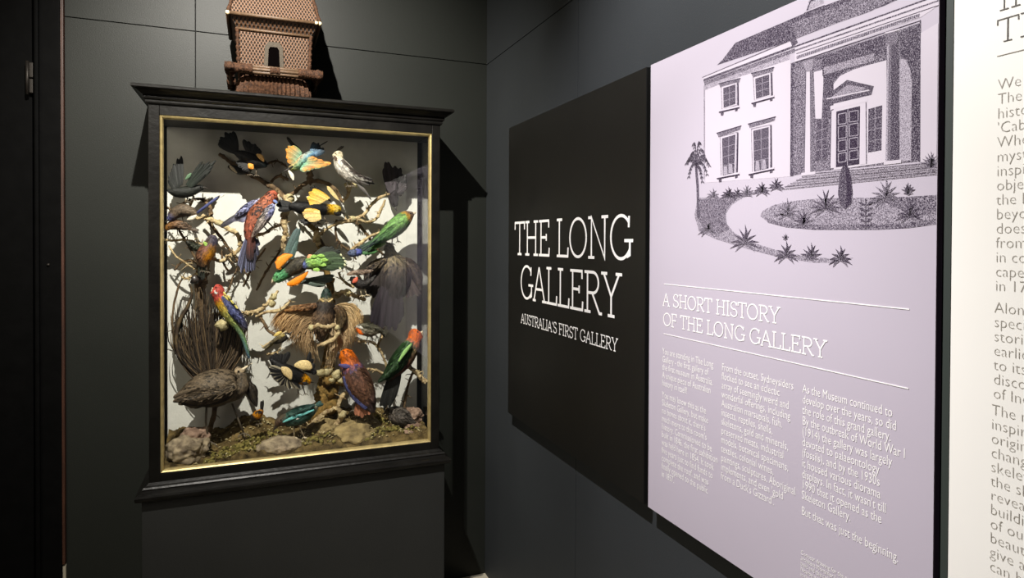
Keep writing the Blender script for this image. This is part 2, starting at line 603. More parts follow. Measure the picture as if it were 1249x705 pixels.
w = MB()
nx, ny = 260, 72
vs = []; fs = []
for j in range(ny + 1):
    for i in range(nx + 1):
        x = XI0 + (XI1 - XI0) * i / nx; y = YI0 + (YI1 - YI0) * j / ny
        vs.append(Vector((x, y, ground_z(x, y) + 0.0055 * noise.noise(Vector((x * 120, y * 120, 0))) + 0.004 * noise.noise(Vector((x * 300, y * 300, 2))))))
base = len(vs)
for j in (0, ny):
    for i in range(nx + 1):
        p = vs[j * (nx + 1) + i]; vs.append(Vector((p.x, p.y, 0.7525)))
for j in range(ny):
    for i in range(nx):
        q = j * (nx + 1) + i
        fs.append((q, q + 1, q + nx + 2, q + nx + 1))
for i in range(nx):
    fs.append((base + i, base + i + 1, i + 1, i))
    q = ny * (nx + 1) + i; r = base + nx + 1 + i
    fs.append((q, q + 1, r + 1, r))
w.add(vs, fs)
gr = w.build('moss_ground', M['moss'], org=(-0.83, -0.18, 0.7525))
tag(gr, 'dry brown mossy earth covering the floor of the bird case', 'moss', kind='stuff')


def rock(u, v, Y, ru, rv, m, label, seed, depth=0.8, amp=0.28):
    c = at(u, v, Y); s = (at(u + 1, v, Y) - c).length
    w = MB(); w.blob(c, (ru * s, ru * s * depth, rv * s), 5, amp, 2.6, seed)
    for i_, v_ in enumerate(w.v):
        d_ = (v_ - c).normalized()
        w.v[i_] = v_ + d_ * s * (1.3 * noise.noise(v_ * 60) + 1.1 * noise.noise(v_ * 160))
    o = w.build('rock', M[m], org=(c.x, c.y, c.z - rv * s))
    return tag(o, label, 'rock', 'rocks on the floor of the bird case')


rock(229, 548, -0.245, 25, 20, 'rock', 'large rough grey brown rock in the front left corner of the case', 1.3)
rock(238, 533, -0.205, 18, 13, 'rockpink', 'brown rock wedged behind the big corner rock at left', 2.1)
rock(341, 545, -0.262, 28, 13, 'rock', 'smooth rounded grey speckled rock at the front middle', 5.2, 0.6, 0.14)
rock(432, 531, -0.225, 28, 16, 'rockyellow', 'wide ochre angular rock below the orange-headed parrot', 7.4, 0.7)
rock(399, 522, -0.17, 20, 12, 'rockyellow', 'slanting tan rock leaning against the mossy stump', 9.9, 0.7)
rock(498, 533, -0.235, 13, 8, 'rockpink', 'small pinkish brown rock in the front right corner', 3.7)
rock(501, 508, -0.15, 14, 11, 'rockpink', 'pink streaked rock under the right hand corner behind grey bird', 4.6)
rock(505, 522, -0.19, 11, 6, 'rockpink', 'flat pale pink stone beside the front right corner rock', 6.1)
rock(452, 531, -0.205, 13, 9, 'rock', 'small grey brown stone right of the wide ochre rock', 8.3)

w = MB()
rnd = random.Random(3)
for (u, v, Y, n, sp) in ((308, 519, -0.2, 40, 18), (285, 535, -0.24, 60, 26), (300, 545, -0.26, 40, 25), (385, 548, -0.26, 50, 18), (480, 533, -0.235, 60, 20),
                         (466, 513, -0.15, 34, 9), (455, 545, -0.265, 26, 22), (330, 525, -0.18, 20, 14), (268, 556, -0.28, 30, 20)):
    for k in range(n):
        p = at(u + rnd.gauss(0, sp * .6), v, Y + rnd.gauss(0, 0.012))
        p.x = min(max(p.x, XI0 + .012), XI1 - .012); p.y = min(max(p.y, YI0 + .012), YI1 - .01)
        p.z = ground_z(p.x, p.y) + rnd.uniform(0, 0.008)
        r = rnd.uniform(0.004, 0.010)
        w.blob(p, (r, r, r * 0.8), 1, 0.5, 4, rnd.uniform(0, 50))
tg = w.build('moss_clumps', M['tuft'], org=(-0.83, -0.24, 0.79))
tag(tg, 'greenish yellow moss clumps scattered over the earth in the case', 'moss', kind='stuff')


w = MB()
for k in range(330):
    u = rnd.uniform(255, 505); Yk = rnd.uniform(YI0 + .01, YI1 - .02)
    x = rnd.uniform(XI0 + .09, XI1 - .02)
    p = Vector((x, Yk, ground_z(x, Yk) + 0.004))
    a = rnd.uniform(0, 6.28); ln = rnd.uniform(.005, .016); d = Vector((math.cos(a), math.sin(a) * .7, rnd.uniform(-.2, .8))).normalized()
    w.tube([p, p + d * ln * .5 + Vector((0, 0, .002)), p + d * ln], [.0012, .0022, .0006], 5, rough=0.4)
lt_ = w.build('leaf_litter', M['lichen'], org=(-0.83, -0.2, 0.79))
tag(lt_, 'pale dead leaf and lichen scraps strewn on the mossy earth', 'leaf litter', kind='stuff')


# ------------------------------------------------------------------ branches
def branch_part(w, pts, rough=0.28, n=None, twigs=True):
    """pts (u, v, radius px, Y)"""
    P = crom(pts, n or max(8, len(pts) * 7))
    out = []; rr = []
    for u, v, r, Y in P:
        p = at(u, v, Y); s = (at(u + 1, v, Y) - p).length
        j = 0.9 * s
        p += Vector((noise.noise(p * 35) * j, noise.noise(p * 35 + Vector((9, 0, 0))) * j, noise.noise(p * 35 + Vector((0, 9, 0))) * j))
        out.append(p); rr.append(max(r, 0.5) * s)
    rr = [x * 0.88 for x in rr]
    w.tube(out, rr, 9, rough=rough + 0.12)
    tr = random.Random(int(pts[0][0] * 13 + pts[-1][1] * 7))
    for i in range(2, len(out) - 2):
        if not twigs: break
        if tr.random() < 0.30:
            t = (out[i + 1] - out[i]).normalized()
            d = Vector((tr.uniform(-1, 1), tr.uniform(-.7, .5), tr.uniform(-1, 1)))
            d = (d - t * d.dot(t) * 0.6).normalized()
            ln = tr.uniform(0.010, 0.034); r0 = min(rr[i] * 0.5, 0.0028)
            q = [out[i]]
            for k in range(3):
                d = (d + Vector((tr.uniform(-.5, .5), tr.uniform(-.3, .3), tr.uniform(-.5, .5)))).normalized()
                q.append(q[-1] + d * ln / 3)
            q = [Vector((p.x, min(max(p.y, YI0 + .006), YI1 - .006), p.z)) for p in q]
            w.tube(q, [r0, r0 * .8, r0 * .65, r0 * .35], 6, rough=0.3)
        if tr.random() < 0.28:
            w.blob(out[i] + Vector((tr.uniform(-1, 1), -0.6, tr.uniform(-1, 1))) * rr[i] * .7, (rr[i] * tr.uniform(.6, 1.1),) * 3, 1, 0.5, 4, tr.uniform(0, 50))


def knots(parent, lst, m='lichen', name='lichen'):
    for u, v, r, Y in lst:
        w = MB()
        p = at(u, v, Y); s = (at(u + 1, v, Y) - p).length
        w.blob(p, (r * s, r * s, r * s), 2, 0.5, 4, u)
        w.build(name, M[m], parent)


tree = thing('perch_tree', tuple(at(390, 520, -0.13)), 'gnarled lichen-covered branching perch tree rising behind the birds in the middle', 'branch')
w = MB()
branch_part(w, [(386, 535, 18, -.13), (390, 512, 16, -.125), (396, 484, 14, -.12), (399, 460, 11, -.12), (402, 425, 7, -.115), (406, 395, 6, -.11), (404, 360, 5, -.105), (398, 325, 4.5, -.105), (388, 295, 4, -.11), (384, 280, 3.5, -.12), (372, 272, 3, -.13)])
branch_part(w, [(394, 462, 10, -.15), (408, 460, 9, -.16), (420, 467, 6, -.16)])
w.build('trunk', M['mossbark'], tree)
specs = [
    ('darkbark', [(267, 187, 2.5, -.085), (283, 199, 3, -.085), (303, 212, 3.4, -.085), (322, 222, 3.4, -.09), (338, 232, 4, -.10), (349, 244, 4, -.12)]),
    ('darkbark', [(326, 200, 1.6, -.085), (338, 196, 1.6, -.08), (350, 204, 1.6, -.09)]),
    ('darkbark', [(330, 222, 2, -.085), (340, 215, 2, -.09), (352, 219, 2, -.11)]),
    ('darkbark', [(350, 242, 3.5, -.11), (362, 232, 3, -.1), (376, 222, 3, -.095), (392, 221, 3, -.1), (408, 231, 3, -.11), (418, 247, 2, -.12)]),
    ('darkbark', [(376, 222, 4, -.095), (378, 212, 4, -.09), (376, 203, 2.5, -.09)]),
    ('bark', [(349, 240, 5, -.13), (351, 254, 4.2, -.16), (346, 270, 4.5, -.17), (349, 284, 4, -.17), (345, 298, 3.5, -.17), (352, 312, 3, -.15), (372, 322, 3, -.12), (398, 328, 3, -.105)]),
    ('bark', [(394, 283, 2.2, -.17), (404, 276, 2.2, -.18), (418, 271, 2.6, -.18), (432, 268, 3.4, -.18), (444, 262, 2.2, -.17), (452, 251, 2, -.17), (462, 242, 2.6, -.17), (475, 237, 1.6, -.16)]),
    ('bark', [(434, 266, 2.2, -.18), (448, 271, 2, -.17), (460, 265, 2, -.16), (466, 253, 2, -.16), (470, 244, 1.5, -.16)]),
    ('bark', [(388, 297, 4, -.13), (386, 289, 5, -.16), (392, 284, 3, -.17)]),
    ('darkbark', [(411, 268, 1.6, -.17), (409, 282, 1.6, -.16), (414, 296, 1.6, -.15), (426, 306, 1.6, -.14), (434, 316, 1.4, -.13)]),
    ('bark', [(428, 305, 2, -.15), (440, 296, 2.4, -.14), (452, 288, 2, -.13), (466, 282, 1.4, -.12)]),
    ('bark', [(413, 332, 1.5, -.17), (417, 340, 1.8, -.17), (423, 346, 2, -.16), (432, 350, 2, -.15)]),
    ('bark', [(404, 362, 3, -.11), (414, 358, 3.4, -.14), (424, 356, 3, -.15), (434, 362, 3, -.14), (446, 365, 2.5, -.13)]),
    ('bark', [(378, 401, 3.4, -.255), (388, 397, 3, -.26), (398, 399, 3, -.26), (407, 397, 3.4, -.255), (413, 404, 3.2, -.25), (408, 413, 3, -.25), (398, 418, 3.6, -.25), (387, 422, 2, -.25)]),
    ('bark', [(413, 404, 3, -.25), (411, 420, 3, -.2), (404, 436, 3.5, -.14)]),
    ('bark', [(436, 417, 2, -.19), (446, 416, 2, -.19), (455, 419, 1.8, -.18), (464, 428, 1.8, -.17), (470, 442, 1.8, -.16), (474, 470, 2, -.14), (470, 500, 2.5, -.13)]),
    ('darkbark', [(366, 258, 1.8, -.12), (380, 276, 2, -.11), (394, 298, 2, -.105), (399, 318, 2, -.1)]),  # darkbark limbs from here on are added to throw more shadow
    ('darkbark', [(346, 298, 1.6, -.13), (336, 314, 1.8, -.12), (324, 332, 1.8, -.11), (313, 354, 1.4, -.1)]),
    ('darkbark', [(432, 268, 1.6, -.14), (446, 284, 1.8, -.13), (456, 300, 1.6, -.12), (470, 312, 1.4, -.11)]),
    ('bark', [(425, 477, 2.6, -.19), (417, 485, 3.4, -.2), (413, 496, 3, -.2), (416, 508, 4, -.19), (410, 520, 3, -.18)]),
    ('bark', [(375, 522, 3, -.17), (390, 508, 3.4, -.18), (404, 500, 3, -.18), (412, 496, 2.4, -.19)]),
    ('bark', [(459, 424, 1.4, -.18), (465, 412, 1.6, -.16), (468, 400, 1.6, -.15)]),
    ('bark', [(448, 450, 1.6, -.17), (460, 452, 2, -.16), (470, 458, 2, -.15)]),
]
for m_, pts in specs:
    w = MB(); branch_part(w, pts, twigs=pts[0][3] > -.24); w.build('limb', M[m_], tree)
knots(tree, [(392, 455, 6, -.17), (400, 453, 6, -.175), (410, 457, 6, -.18), (416, 463, 5, -.18), (404, 463, 5, -.18), (418, 506, 5, -.2), (353, 242, 6, -.135), (346, 262, 4.5, -.165), (387, 286, 5, -.155), (430, 267, 4, -.18), (424, 357, 5, -.145), (412, 360, 4, -.135), (380, 400, 4, -.255), (411, 400, 4, -.252), (424, 226, 4, -.14), (433, 225, 3.5, -.14)])
# perch under the pale crested bird is part of the upper arch
w = MB(); branch_part(w, [(418, 247, 2, -.12), (424, 238, 2, -.13), (426, 228, 3.4, -.14), (431, 224, 2.5, -.14)]); w.build('limb', M['bark'], tree)

lt = thing('twiggy_branch', tuple(at(257, 530, -0.12)), 'thin forked dead branch rising along the left side of the case', 'branch')
w = MB()
branch_part(w, [(250, 535, 4, -.105), (262, 500, 4, -.10), (258, 440, 4, -.10), (250, 390, 6, -.10), (244, 352, 8, -.11), (247, 330, 8, -.12), (254, 314, 5, -.13), (258, 296, 3, -.12)])
w.build('trunk', M['darkbark'], lt)
for m_, pts in [
    ('bark', [(201, 293, 1.8, -.12), (214, 293, 1.8, -.13), (228, 293, 2, -.14), (242, 297, 2.2, -.13), (255, 300, 2.4, -.125)]),
    ('bark', [(246, 262, 3, -.16), (256, 268, 3.4, -.16), (270, 273, 4, -.16), (281, 280, 3.6, -.16), (290, 287, 3, -.16), (294, 300, 3, -.15)]),
    ('bark', [(256, 314, 2.4, -.13), (270, 318, 2.6, -.14), (281, 311, 2.6, -.15), (291, 305, 3, -.15), (298, 296, 2.4, -.15), (312, 288, 2.2, -.15), (324, 284, 2.2, -.155), (333, 278, 2.2, -.16), (344, 273, 2.4, -.165)]),
    ('darkbark', [(205, 262, 1.8, -.10), (220, 250, 2, -.1), (236, 243, 2.2, -.105), (248, 244, 2.2, -.11), (256, 254, 3, -.13), (257, 266, 3, -.155)]),
    ('bark', [(236, 243, 2.2, -.105), (232, 252, 2, -.12), (240, 266, 2.4, -.15), (248, 264, 2.4, -.16)]),
    ('darkbark', [(213, 330, 1.6, -.09), (222, 320, 1.8, -.09), (236, 318, 2, -.10), (246, 330, 2.2, -.11)]),
    ('bark', [(221, 338, 1.8, -.13), (230, 339, 2, -.13), (240, 333, 2.2, -.12), (246, 326, 2.5, -.12)]),
    ('darkbark', [(278, 330, 1.2, -.12), (272, 318, 1.6, -.13), (270, 306, 1, -.13)]),
    ('darkbark', [(290, 325, 1.2, -.11), (284, 340, 1.4, -.1), (278, 355, 1.6, -.1), (262, 372, 2, -.1)]),
    ('bark', [(258, 384, 2.4, -.12), (276, 383, 2.4, -.16), (294, 382, 2.6, -.19), (308, 381, 3, -.2), (322, 375, 3, -.205), (331, 364, 2.4, -.2), (339, 355, 2, -.19)]),
    ('bark', [(312, 386, 2, -.2), (324, 381, 2.2, -.21), (340, 379, 2.4, -.21), (350, 372, 2.2, -.21), (354, 366, 1.6, -.21)]),
    ('darkbark', [(316, 384, 2, -.2), (322, 394, 2.2, -.21), (328, 404, 2.2, -.215), (340, 410, 2.2, -.22)]),
    ('bark', [(320, 424, 1.5, -.2), (330, 417, 1.6, -.21), (340, 412, 2, -.22), (350, 404, 2, -.22)]),
    ('darkbark', [(247, 263, 2.2, -.11), (262, 280, 2.4, -.11), (277, 300, 2.2, -.105), (290, 318, 2, -.1), (302, 336, 1.6, -.1)]),  # thin limbs from here to the last darkbark one, added for their shadows
    ('darkbark', [(297, 350, 1.6, -.12), (305, 332, 1.8, -.13), (313, 318, 1.6, -.135), (324, 302, 1.2, -.13)]),
    ('darkbark', [(222, 340, 1.4, -.12), (214, 362, 1.6, -.13), (210, 395, 1.6, -.13), (214, 432, 1.4, -.12)]),
    ('bark', [(206, 300, 1.2, -.16), (214, 312, 1.6, -.16), (228, 322, 1.6, -.16), (243, 330, 1.8, -.14)]),
    ('darkbark', [(204, 252, 1.4, -.15), (212, 262, 1.6, -.15), (221, 285, 1.8, -.14), (233, 305, 1.8, -.13), (244, 325, 2, -.12)]),
    ('bark', [(325, 432, 2, -.18), (336, 430, 2.2, -.18), (342, 426, 1.5, -.19)]),
]:
    w = MB(); branch_part(w, pts); w.build('limb', M[m_], lt)
knots(lt, [(271, 396, 7.5, -.245), (334, 362, 4.5, -.2), (331, 370, 5, -.2), (268, 272, 5, -.16), (247, 328, 6, -.125), (286, 382, 4, -.18), (303, 382, 4, -.195), (283, 402, 4, -.14), (244, 334, 5, -.12)])

knots(lt, [(238, 341, 6, -.145)], 'beak', 'dark_knot')

pr = thing('short_perch', tuple(at(520, 466, -0.2)), 'short pale broken perch under the green parrot at the right', 'branch')
w = MB(); branch_part(w, [(499, 447, 2, -.2), (505, 452, 3, -.2), (513, 459, 3.2, -.2), (521, 466, 2.2, -.205)], 0.5); w.build('stem', M['bark'], pr)
w = MB(); branch_part(w, [(505, 452, 2, -.2), (499, 466, 1.8, -.18), (494, 486, 2, -.16), (492, 505, 2.4, -.15)]); w.build('stem', M['darkbark'], pr)


# ------------------------------------------------------------------ birds
class Bird:
    def __init__(self, name, label, Y, foot, cat='bird', group='stuffed birds in the case'):
        self.Y = Y
        self.mottle = None
        self.root = thing(name, tuple(at(foot[0], foot[1], Y)), label, cat, group)
        p = at(foot[0], foot[1], Y)
        self.s = (at(foot[0] + 1, foot[1], Y) - p).length

    def P(self, u, v, d=0.0):
        """pixel u, v at d pixels in front of the bird's own plane"""
        return at(u, v, self.Y - d * self.s)

    def loft(self, w, spine, cols, belly=None, side=1, flat=0.95, seg=18, n=30, d=0.0, face=None):
        pts = crom([(p[0], p[1], p[2], p[3] if len(p) > 3 else 0.0) for p in spine], n)
        rings = []; cc = []
        C = [self.P(u, v, dd + d) for u, v, r, dd in pts]
        for i, (u, v, r, dd) in enumerate(pts):
            r = max(r, 0.25) * self.s
            t = C[min(i + 1, n - 1)] - C[max(i - 1, 0)]
            t.normalize()
            view = (CAM - C[i]).normalized()
            N = t.cross(view)
            if N.length < 1e-5: N = t.orthogonal()
            N.normalize(); B = N.cross(t)
            if B.dot(view) < 0: B = -B
            ring = []; cr = []
            for j in range(seg):
                a = 2 * math.pi * j / seg
                ring.append(C[i] + N * (math.cos(a) * r) + B * (math.sin(a) * r * flat))
                c = stops(cols, i / (n - 1))
                if belly:
                    k = math.cos(a) * side
                    k = min(1, max(0, (k - 0.0) / 0.45))
                    cb = stops(belly, i / (n - 1))
                    c = tuple(x + (y - x) * k for x, y in zip(c, cb))
                cr.append(c)
            rings.append(ring); cc.append(cr)
        w.rings(rings, cc)
        return rings, cc, pts

    def contour(self, w, loft, head_first=True, size=1.0, amount=1.0):
        """small overlapping feathers lying on the side of a lofted form that shows"""
        rings, cc, pts = loft
        n = len(rings); seg = len(rings[0])
        rr = random.Random(int(pts[0][0] * 31 + pts[0][1] * 7 + n))
        area = sum(2.2 * max(pts[i][2], .3) * math.hypot(pts[i][0] - pts[i - 1][0], pts[i][1] - pts[i - 1][1]) for i in range(1, n))
        N = int(min(1100, max(24, area * 0.75 * amount)))
        wts = [max(p[2], .3) for p in pts[1:-2]]
        for k in range(N):
            i = 1 + rr.choices(range(len(wts)), wts)[0]
            j = rr.randrange(seg)
            if math.sin(2 * math.pi * j / seg) < -0.45: continue
            f = rr.random(); g_ = rr.random()
            j2 = (j + 1) % seg
            p = rings[i][j].lerp(rings[i + 1][j], f).lerp(rings[i][j2].lerp(rings[i + 1][j2], f), g_)
            ctr = sum(rings[i], Vector()) / seg
            nrm = (p - ctr).normalized()
            t = (rings[i + 1][j] - rings[i][j])
            if t.length < 1e-7: continue
            t.normalize()
            if not head_first: t = -t
            r = pts[i][2]
            ln = min(6.0, max(1.6, 0.42 * r + 1.0)) * size * rr.uniform(.75, 1.25) * self.s
            wd_ = ln * 0.34
            t = (t + nrm * 0.10 + t.cross(nrm) * rr.uniform(-.22, .22)).normalized()
            b = t.cross(nrm).normalized()
            e = self.s
            root = p - t * ln * .4 + nrm * 0.05 * e
            mid = p + nrm * 0.34 * e
            tip = p + t * ln * .6 + nrm * 0.5 * e
            c = cc[i][j]
            if self.mottle and rr.random() < self.mottle[1]: c = lin(self.mottle[0])
            q = rr.choice((.5, .72, .9, 1.05, 1.25, 1.5)) * rr.uniform(.9, 1.1)
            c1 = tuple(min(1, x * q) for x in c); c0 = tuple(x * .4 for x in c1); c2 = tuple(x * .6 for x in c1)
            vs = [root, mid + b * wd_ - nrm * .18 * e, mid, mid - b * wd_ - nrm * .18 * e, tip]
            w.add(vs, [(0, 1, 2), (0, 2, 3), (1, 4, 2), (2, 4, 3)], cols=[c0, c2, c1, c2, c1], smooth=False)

    def body(self, spine, cols, belly=None, side=1, flat=0.95):
        w = MB(); self.lf = self.loft(w, spine, L(cols), L(belly) if belly else None, side, flat)
        self.b = w.build('body', M['plume'], self.root)
        return self.b

    def blade(self, w, a, b, width, ca, cb, da, db, edge=None, bend=0.0):
        A = Vector((a[0], a[1])); B = Vector((b[0], b[1]))
        t = (B - A); ln = max(t.length, 0.1); t /= ln
        nn = Vector((-t.y, t.x))
        prof = [(0, .35), (.2, .75), (.45, 1), (.7, 1), (.88, .8), (.97, .4), (1.0, .06)]
        rows = []; cs = []
        for k, wd_ in prof:
            c = A + t * ln * k + nn * bend * ln * math.sin(math.pi * k)
            dd = da + (db - da) * k
            hw = width * 0.5 * wd_
            col = tuple(x + (y - x) * k for x, y in zip(ca, cb))
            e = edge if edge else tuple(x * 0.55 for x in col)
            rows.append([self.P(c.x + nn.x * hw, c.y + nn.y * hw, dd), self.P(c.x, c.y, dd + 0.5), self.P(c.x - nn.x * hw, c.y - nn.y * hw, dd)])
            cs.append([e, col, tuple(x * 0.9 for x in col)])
        # a thin closed vane: front surface and a back surface half a pixel behind
        back = [[p + Vector((0, 0.35 * self.s, 0)) for p in r] for r in rows]
        ring = [r + b_[::-1] for r, b_ in zip(rows, back)]
        cc = [c + c[::-1] for c in cs]
        w.rings(ring, cc, smooth=False)

    def fan(self, name, ra, rb, tips, n, width, c0, c1, d=(2, 1), edge=None, spread=1.2, mat_='plume'):
        w = MB()
        T = crom(tips, n) if len(tips) > 1 else [tips[0]] * n
        for i in range(n):
            k = i / max(n - 1, 1)
            a = (ra[0] + (rb[0] - ra[0]) * k, ra[1] + (rb[1] - ra[1]) * k)
            cc0 = pig(c0); cc1 = pig(c1)
            f = 1 + 0.30 * math.sin(i * 2.1)
            T[i] = (T[i][0] + (T[i][0] - a[0]) * 0.07 * math.sin(i * 3.7), T[i][1] + (T[i][1] - a[1]) * 0.07 * math.sin(i * 3.7))
            self.blade(w, a, T[i], width, tuple(x * f for x in cc0), tuple(x * f for x in cc1), d[0] + spread * k, d[1] + spread * k, pig(edge) if edge else None)
        return w.build(name, M[mat_], self.root)

    def wing(self, pts, cols, d=6, flat=0.35, belly=None, side=1, name='wing'):
        w = MB(); q = self.loft(w, pts, L(cols), L(belly) if belly else None, side, flat, 12, 18, d)
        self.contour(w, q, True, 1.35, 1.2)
        return w.build(name, M['plume'], self.root)

    def beak(self, a, b, r, d=0, m='beak', hook=0.0):
        w = MB()
        pts = []; rr = []
        for i in range(7):
            k = i / 6
            u = a[0] + (b[0] - a[0]) * k; v = a[1] + (b[1] - a[1]) * k + hook * k * k
            pts.append(self.P(u, v, d)); rr.append(max(r * self.s * (1 - k) ** 0.7, 0.0003))
        w.tube(pts, rr, 10)
        if self.lf:
            P_ = self.lf[2]
            h0 = math.hypot(P_[0][0] - a[0], P_[0][1] - a[1]); h1 = math.hypot(P_[-1][0] - a[0], P_[-1][1] - a[1])
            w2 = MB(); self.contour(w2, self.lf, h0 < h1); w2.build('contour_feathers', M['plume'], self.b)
            self.lf = None
        return w.build('beak', M[m], self.root)

    def eye(self, u, v, d, r=1.0, ring=None):
        w = MB(); p = self.P(u, v, d)
        w.blob(p, (r * self.s,) * 3, 2, 0.0)
        return w.build('eye', M['eye'], self.root)

    def legs(self, lst, r=0.9, m='leg', d=0, toes=3.5):
        for pts in lst:
            w = MB()
            P = [self.P(u, v, d) for u, v in pts]
            w.tube(P, r * self.s, 8)
            e = pts[-1]
            for k in (-1, 0, 1):
                q = [self.P(e[0], e[1], d), self.P(e[0] + k * toes * .7 + 1, e[1] + toes * .35, d + toes * .6), self.P(e[0] + k * toes + 1, e[1] + toes * .7, d + toes * .9)]
                w.tube(q, [r * self.s * .8, r * self.s * .7, r * self.s * .4], 6)
            w.tube([self.P(e[0], e[1], d), self.P(e[0] - 2, e[1] + toes * .5, d - toes * .5)], [r * self.s * .8, r * self.s * .4], 6)
            w.build('leg', M[m], self.root)

    def patch(self, name, pts, col, d, flat=0.4):
        w = MB(); self.loft(w, pts, L([(0, col), (1, tuple(min(255, x * 1.08) for x in col))]), None, 1, flat, 10, 12, d)
        return w.build(name, M['plume'], self.root)


BLK = (21, 19, 18)
# drongo-like dark bird, top left
b = Bird('dark_crested_bird', 'dark greenish black bird with both wings raised, at the left top corner', -.17, (234, 242))
b.body([(204, 232, 1.5), (213, 234, 6), (224, 234.5, 7.5), (235, 232.5, 6.5), (243, 229.5, 4.5), (248, 228.8, 3)], [(0, (36, 37, 32)), (.5, (44, 46, 38)), (1, (34, 34, 30))])
b.fan('wing', (222, 226), (212, 231), [(221, 190), (215, 197), (209, 206), (205, 219)], 9, 5, (36, 38, 33), (26, 27, 24), (3, -4))
b.fan('wing', (227, 226), (233, 229), [(247, 197), (254, 199), (262, 197), (258, 207), (252, 211)], 9, 4.6, (40, 50, 38), (30, 32, 28), (4, 9))
b.patch('shoulder', [(226, 219, 1), (230, 215, 2.4), (233, 211, 1)], (92, 128, 92), 7)
b.beak((247, 228.6), (254, 229.5), 1.8)
b.eye(244.5, 228.3, 4.6, .8)
b.legs([[(236, 236), (235, 243)], [(229, 238), (228, 245)]])

b = Bird('black_orange_bird', 'black bird with orange shoulder patches and fanned tail, near the top left', -.165, (309, 212))
b.body([(287, 186, 3), (294, 189, 6), (302, 193, 8.5), (311, 197, 9), (318, 199, 7), (323, 200.5, 4.5), (326, 201, 2.5)], [(0, BLK), (.3, (44, 41, 39)), (.6, BLK), (.85, (26, 40, 40)), (1, BLK)])
b.fan('tail', (290, 183), (291, 188), [(284, 160), (276, 162), (271, 167), (266, 171), (267, 176)], 8, 7, BLK, (24, 23, 22), (0, -2))
b.fan('wing', (303, 187), (312, 190), [(297, 170), (303, 173), (311, 176), (317, 181), (319, 186)], 9, 6, (44, 40, 38), (26, 24, 23), (3, 0))
b.fan('wing', (303, 196), (310, 202), [(288, 199), (292, 204), (298, 208)], 6, 6, (44, 40, 38), (26, 24, 23), (4, 5))
b.patch('shoulder_patch', [(303, 199.5, 1), (306, 203, 4), (309, 206, 1)], (226, 156, 84), 8)
b.patch('shoulder_patch', [(313, 188, 1), (318, 191.5, 3.4), (322, 197, 1)], (236, 190, 128), 7)
b.beak((325, 200.5), (329, 200), 1.5)
b.eye(322, 199, 4.5, .8)
b.legs([[(307, 206), (304, 212)], [(313, 206), (312, 213)]])

b = Bird('small_dark_bird', 'small dark bird with a cream wing bar below the black orange-shouldered bird', -.12, (292, 214))
b.body([(278, 203, 1.5), (284, 205, 4), (291, 208, 5), (297, 209.5, 4), (302, 208, 3)], [(0, (50, 46, 40)), (1, (38, 36, 33))])
b.patch('wing_bar', [(280, 201.5, .8), (284, 206, 2), (289, 211, .8)], (224, 202, 158), 5)
b.beak((301.5, 208), (306, 208.5), 1)
b.eye(299.5, 207, 3, .7)

b = Bird('bee_eater', 'small turquoise bird with spread orange and green wings, top centre', -.25, (368, 212))
b.body([(353, 206, 2.5), (357, 204, 5), (363, 201, 6), (370, 195, 6.5), (377, 189.5, 5), (383, 187, 3.2)], [(0, (170, 150, 70)), (.2, (150, 170, 90)), (.45, (110, 178, 140)), (.75, (84, 170, 200)), (1, (60, 130, 190))], [(0, (200, 170, 90)), (.4, (190, 160, 90)), (1, (90, 170, 190))], -1)
b.fan('wing', (368, 187), (362, 200), [(356, 178), (350, 180), (349, 188), (351, 196)], 10, 5.5, (90, 176, 150), (218, 142, 62), (2, 4), (120, 150, 80))
b.fan('wing', (372, 196), (366, 206), [(384, 192), (395, 197), (404, 200.5), (388, 204), (374, 208)], 11, 5.5, (96, 180, 140), (216, 136, 62), (4, 8), (110, 160, 110))
b.fan('wing_tip', (360, 181), (366, 182), [(350, 167), (353, 172), (357, 177)], 4, 4, (50, 44, 38), (34, 30, 28), (-3, -5))
b.fan('tail', (379, 187), (383, 190), [(383, 173), (390, 176), (397, 184)], 6, 5, (70, 130, 170), (34, 34, 34), (0, -3))
b.fan('tail_streamer', (386, 180), (386, 180), [(400, 172)], 1, 1.3, (40, 40, 40), (34, 34, 34), (-1, -2))
b.beak((353, 206), (344, 210), 1.6)
b.patch('eye_stripe', [(352, 205.5, .5), (356, 203.5, 1.2), (360, 202.5, .5)], (30, 30, 30), 4.6)
b.eye(356.5, 203.2, 5.4, .8)
b.patch('under_feathers', [(352, 208, 1), (356, 214, 2.6), (358, 220, 1)], (232, 222, 196), 3)

b = Bird('pale_crested_bird', 'pale grey crested bird with streaked wings and long thin tail, top right of centre', -.238, (427, 230))
b.body([(411, 184.5, 3), (412, 188, 6.2), (413, 194, 6), (415, 200, 7.8), (420, 207, 9), (427, 214, 8), (434, 219, 5), (442, 223, 2.5)], [(0, (226, 208, 164)), (.2, (240, 224, 180)), (.4, (226, 216, 200)), (1, (180, 172, 160))])
b.wing([(416, 195, 3), (420, 203, 5), (429, 211, 5), (441, 217, 3.6), (455, 222, 1.2)], [(0, (80, 68, 58)), (.3, (120, 108, 96)), (.6, (86, 74, 66)), (1, (44, 40, 38))], 6, belly=[(0, (236, 232, 222)), (.7, (226, 220, 208)), (1, (70, 66, 62))], side=1)
b.fan('primaries', (433, 213), (435, 219), [(455, 219), (456, 224), (450, 226)], 5, 3, (120, 112, 104), (44, 42, 40), (5, 3))
b.fan('tail', (436, 220), (434, 222), [(453, 244), (446, 236)], 3, 2.6, (150, 142, 134), (70, 66, 62), (0, 1))
b.fan('crest', (410, 184), (413, 184), [(417, 178), (420, 178.5)], 4, 1.4, (120, 110, 96), (70, 64, 58), (0, 1))
b.beak((407, 191.5), (404.5, 196), 2, m='beak')
b.patch('cheek_patch', [(408, 190, 1), (410, 194, 2), (411, 197, 1)], (96, 70, 54), 5)
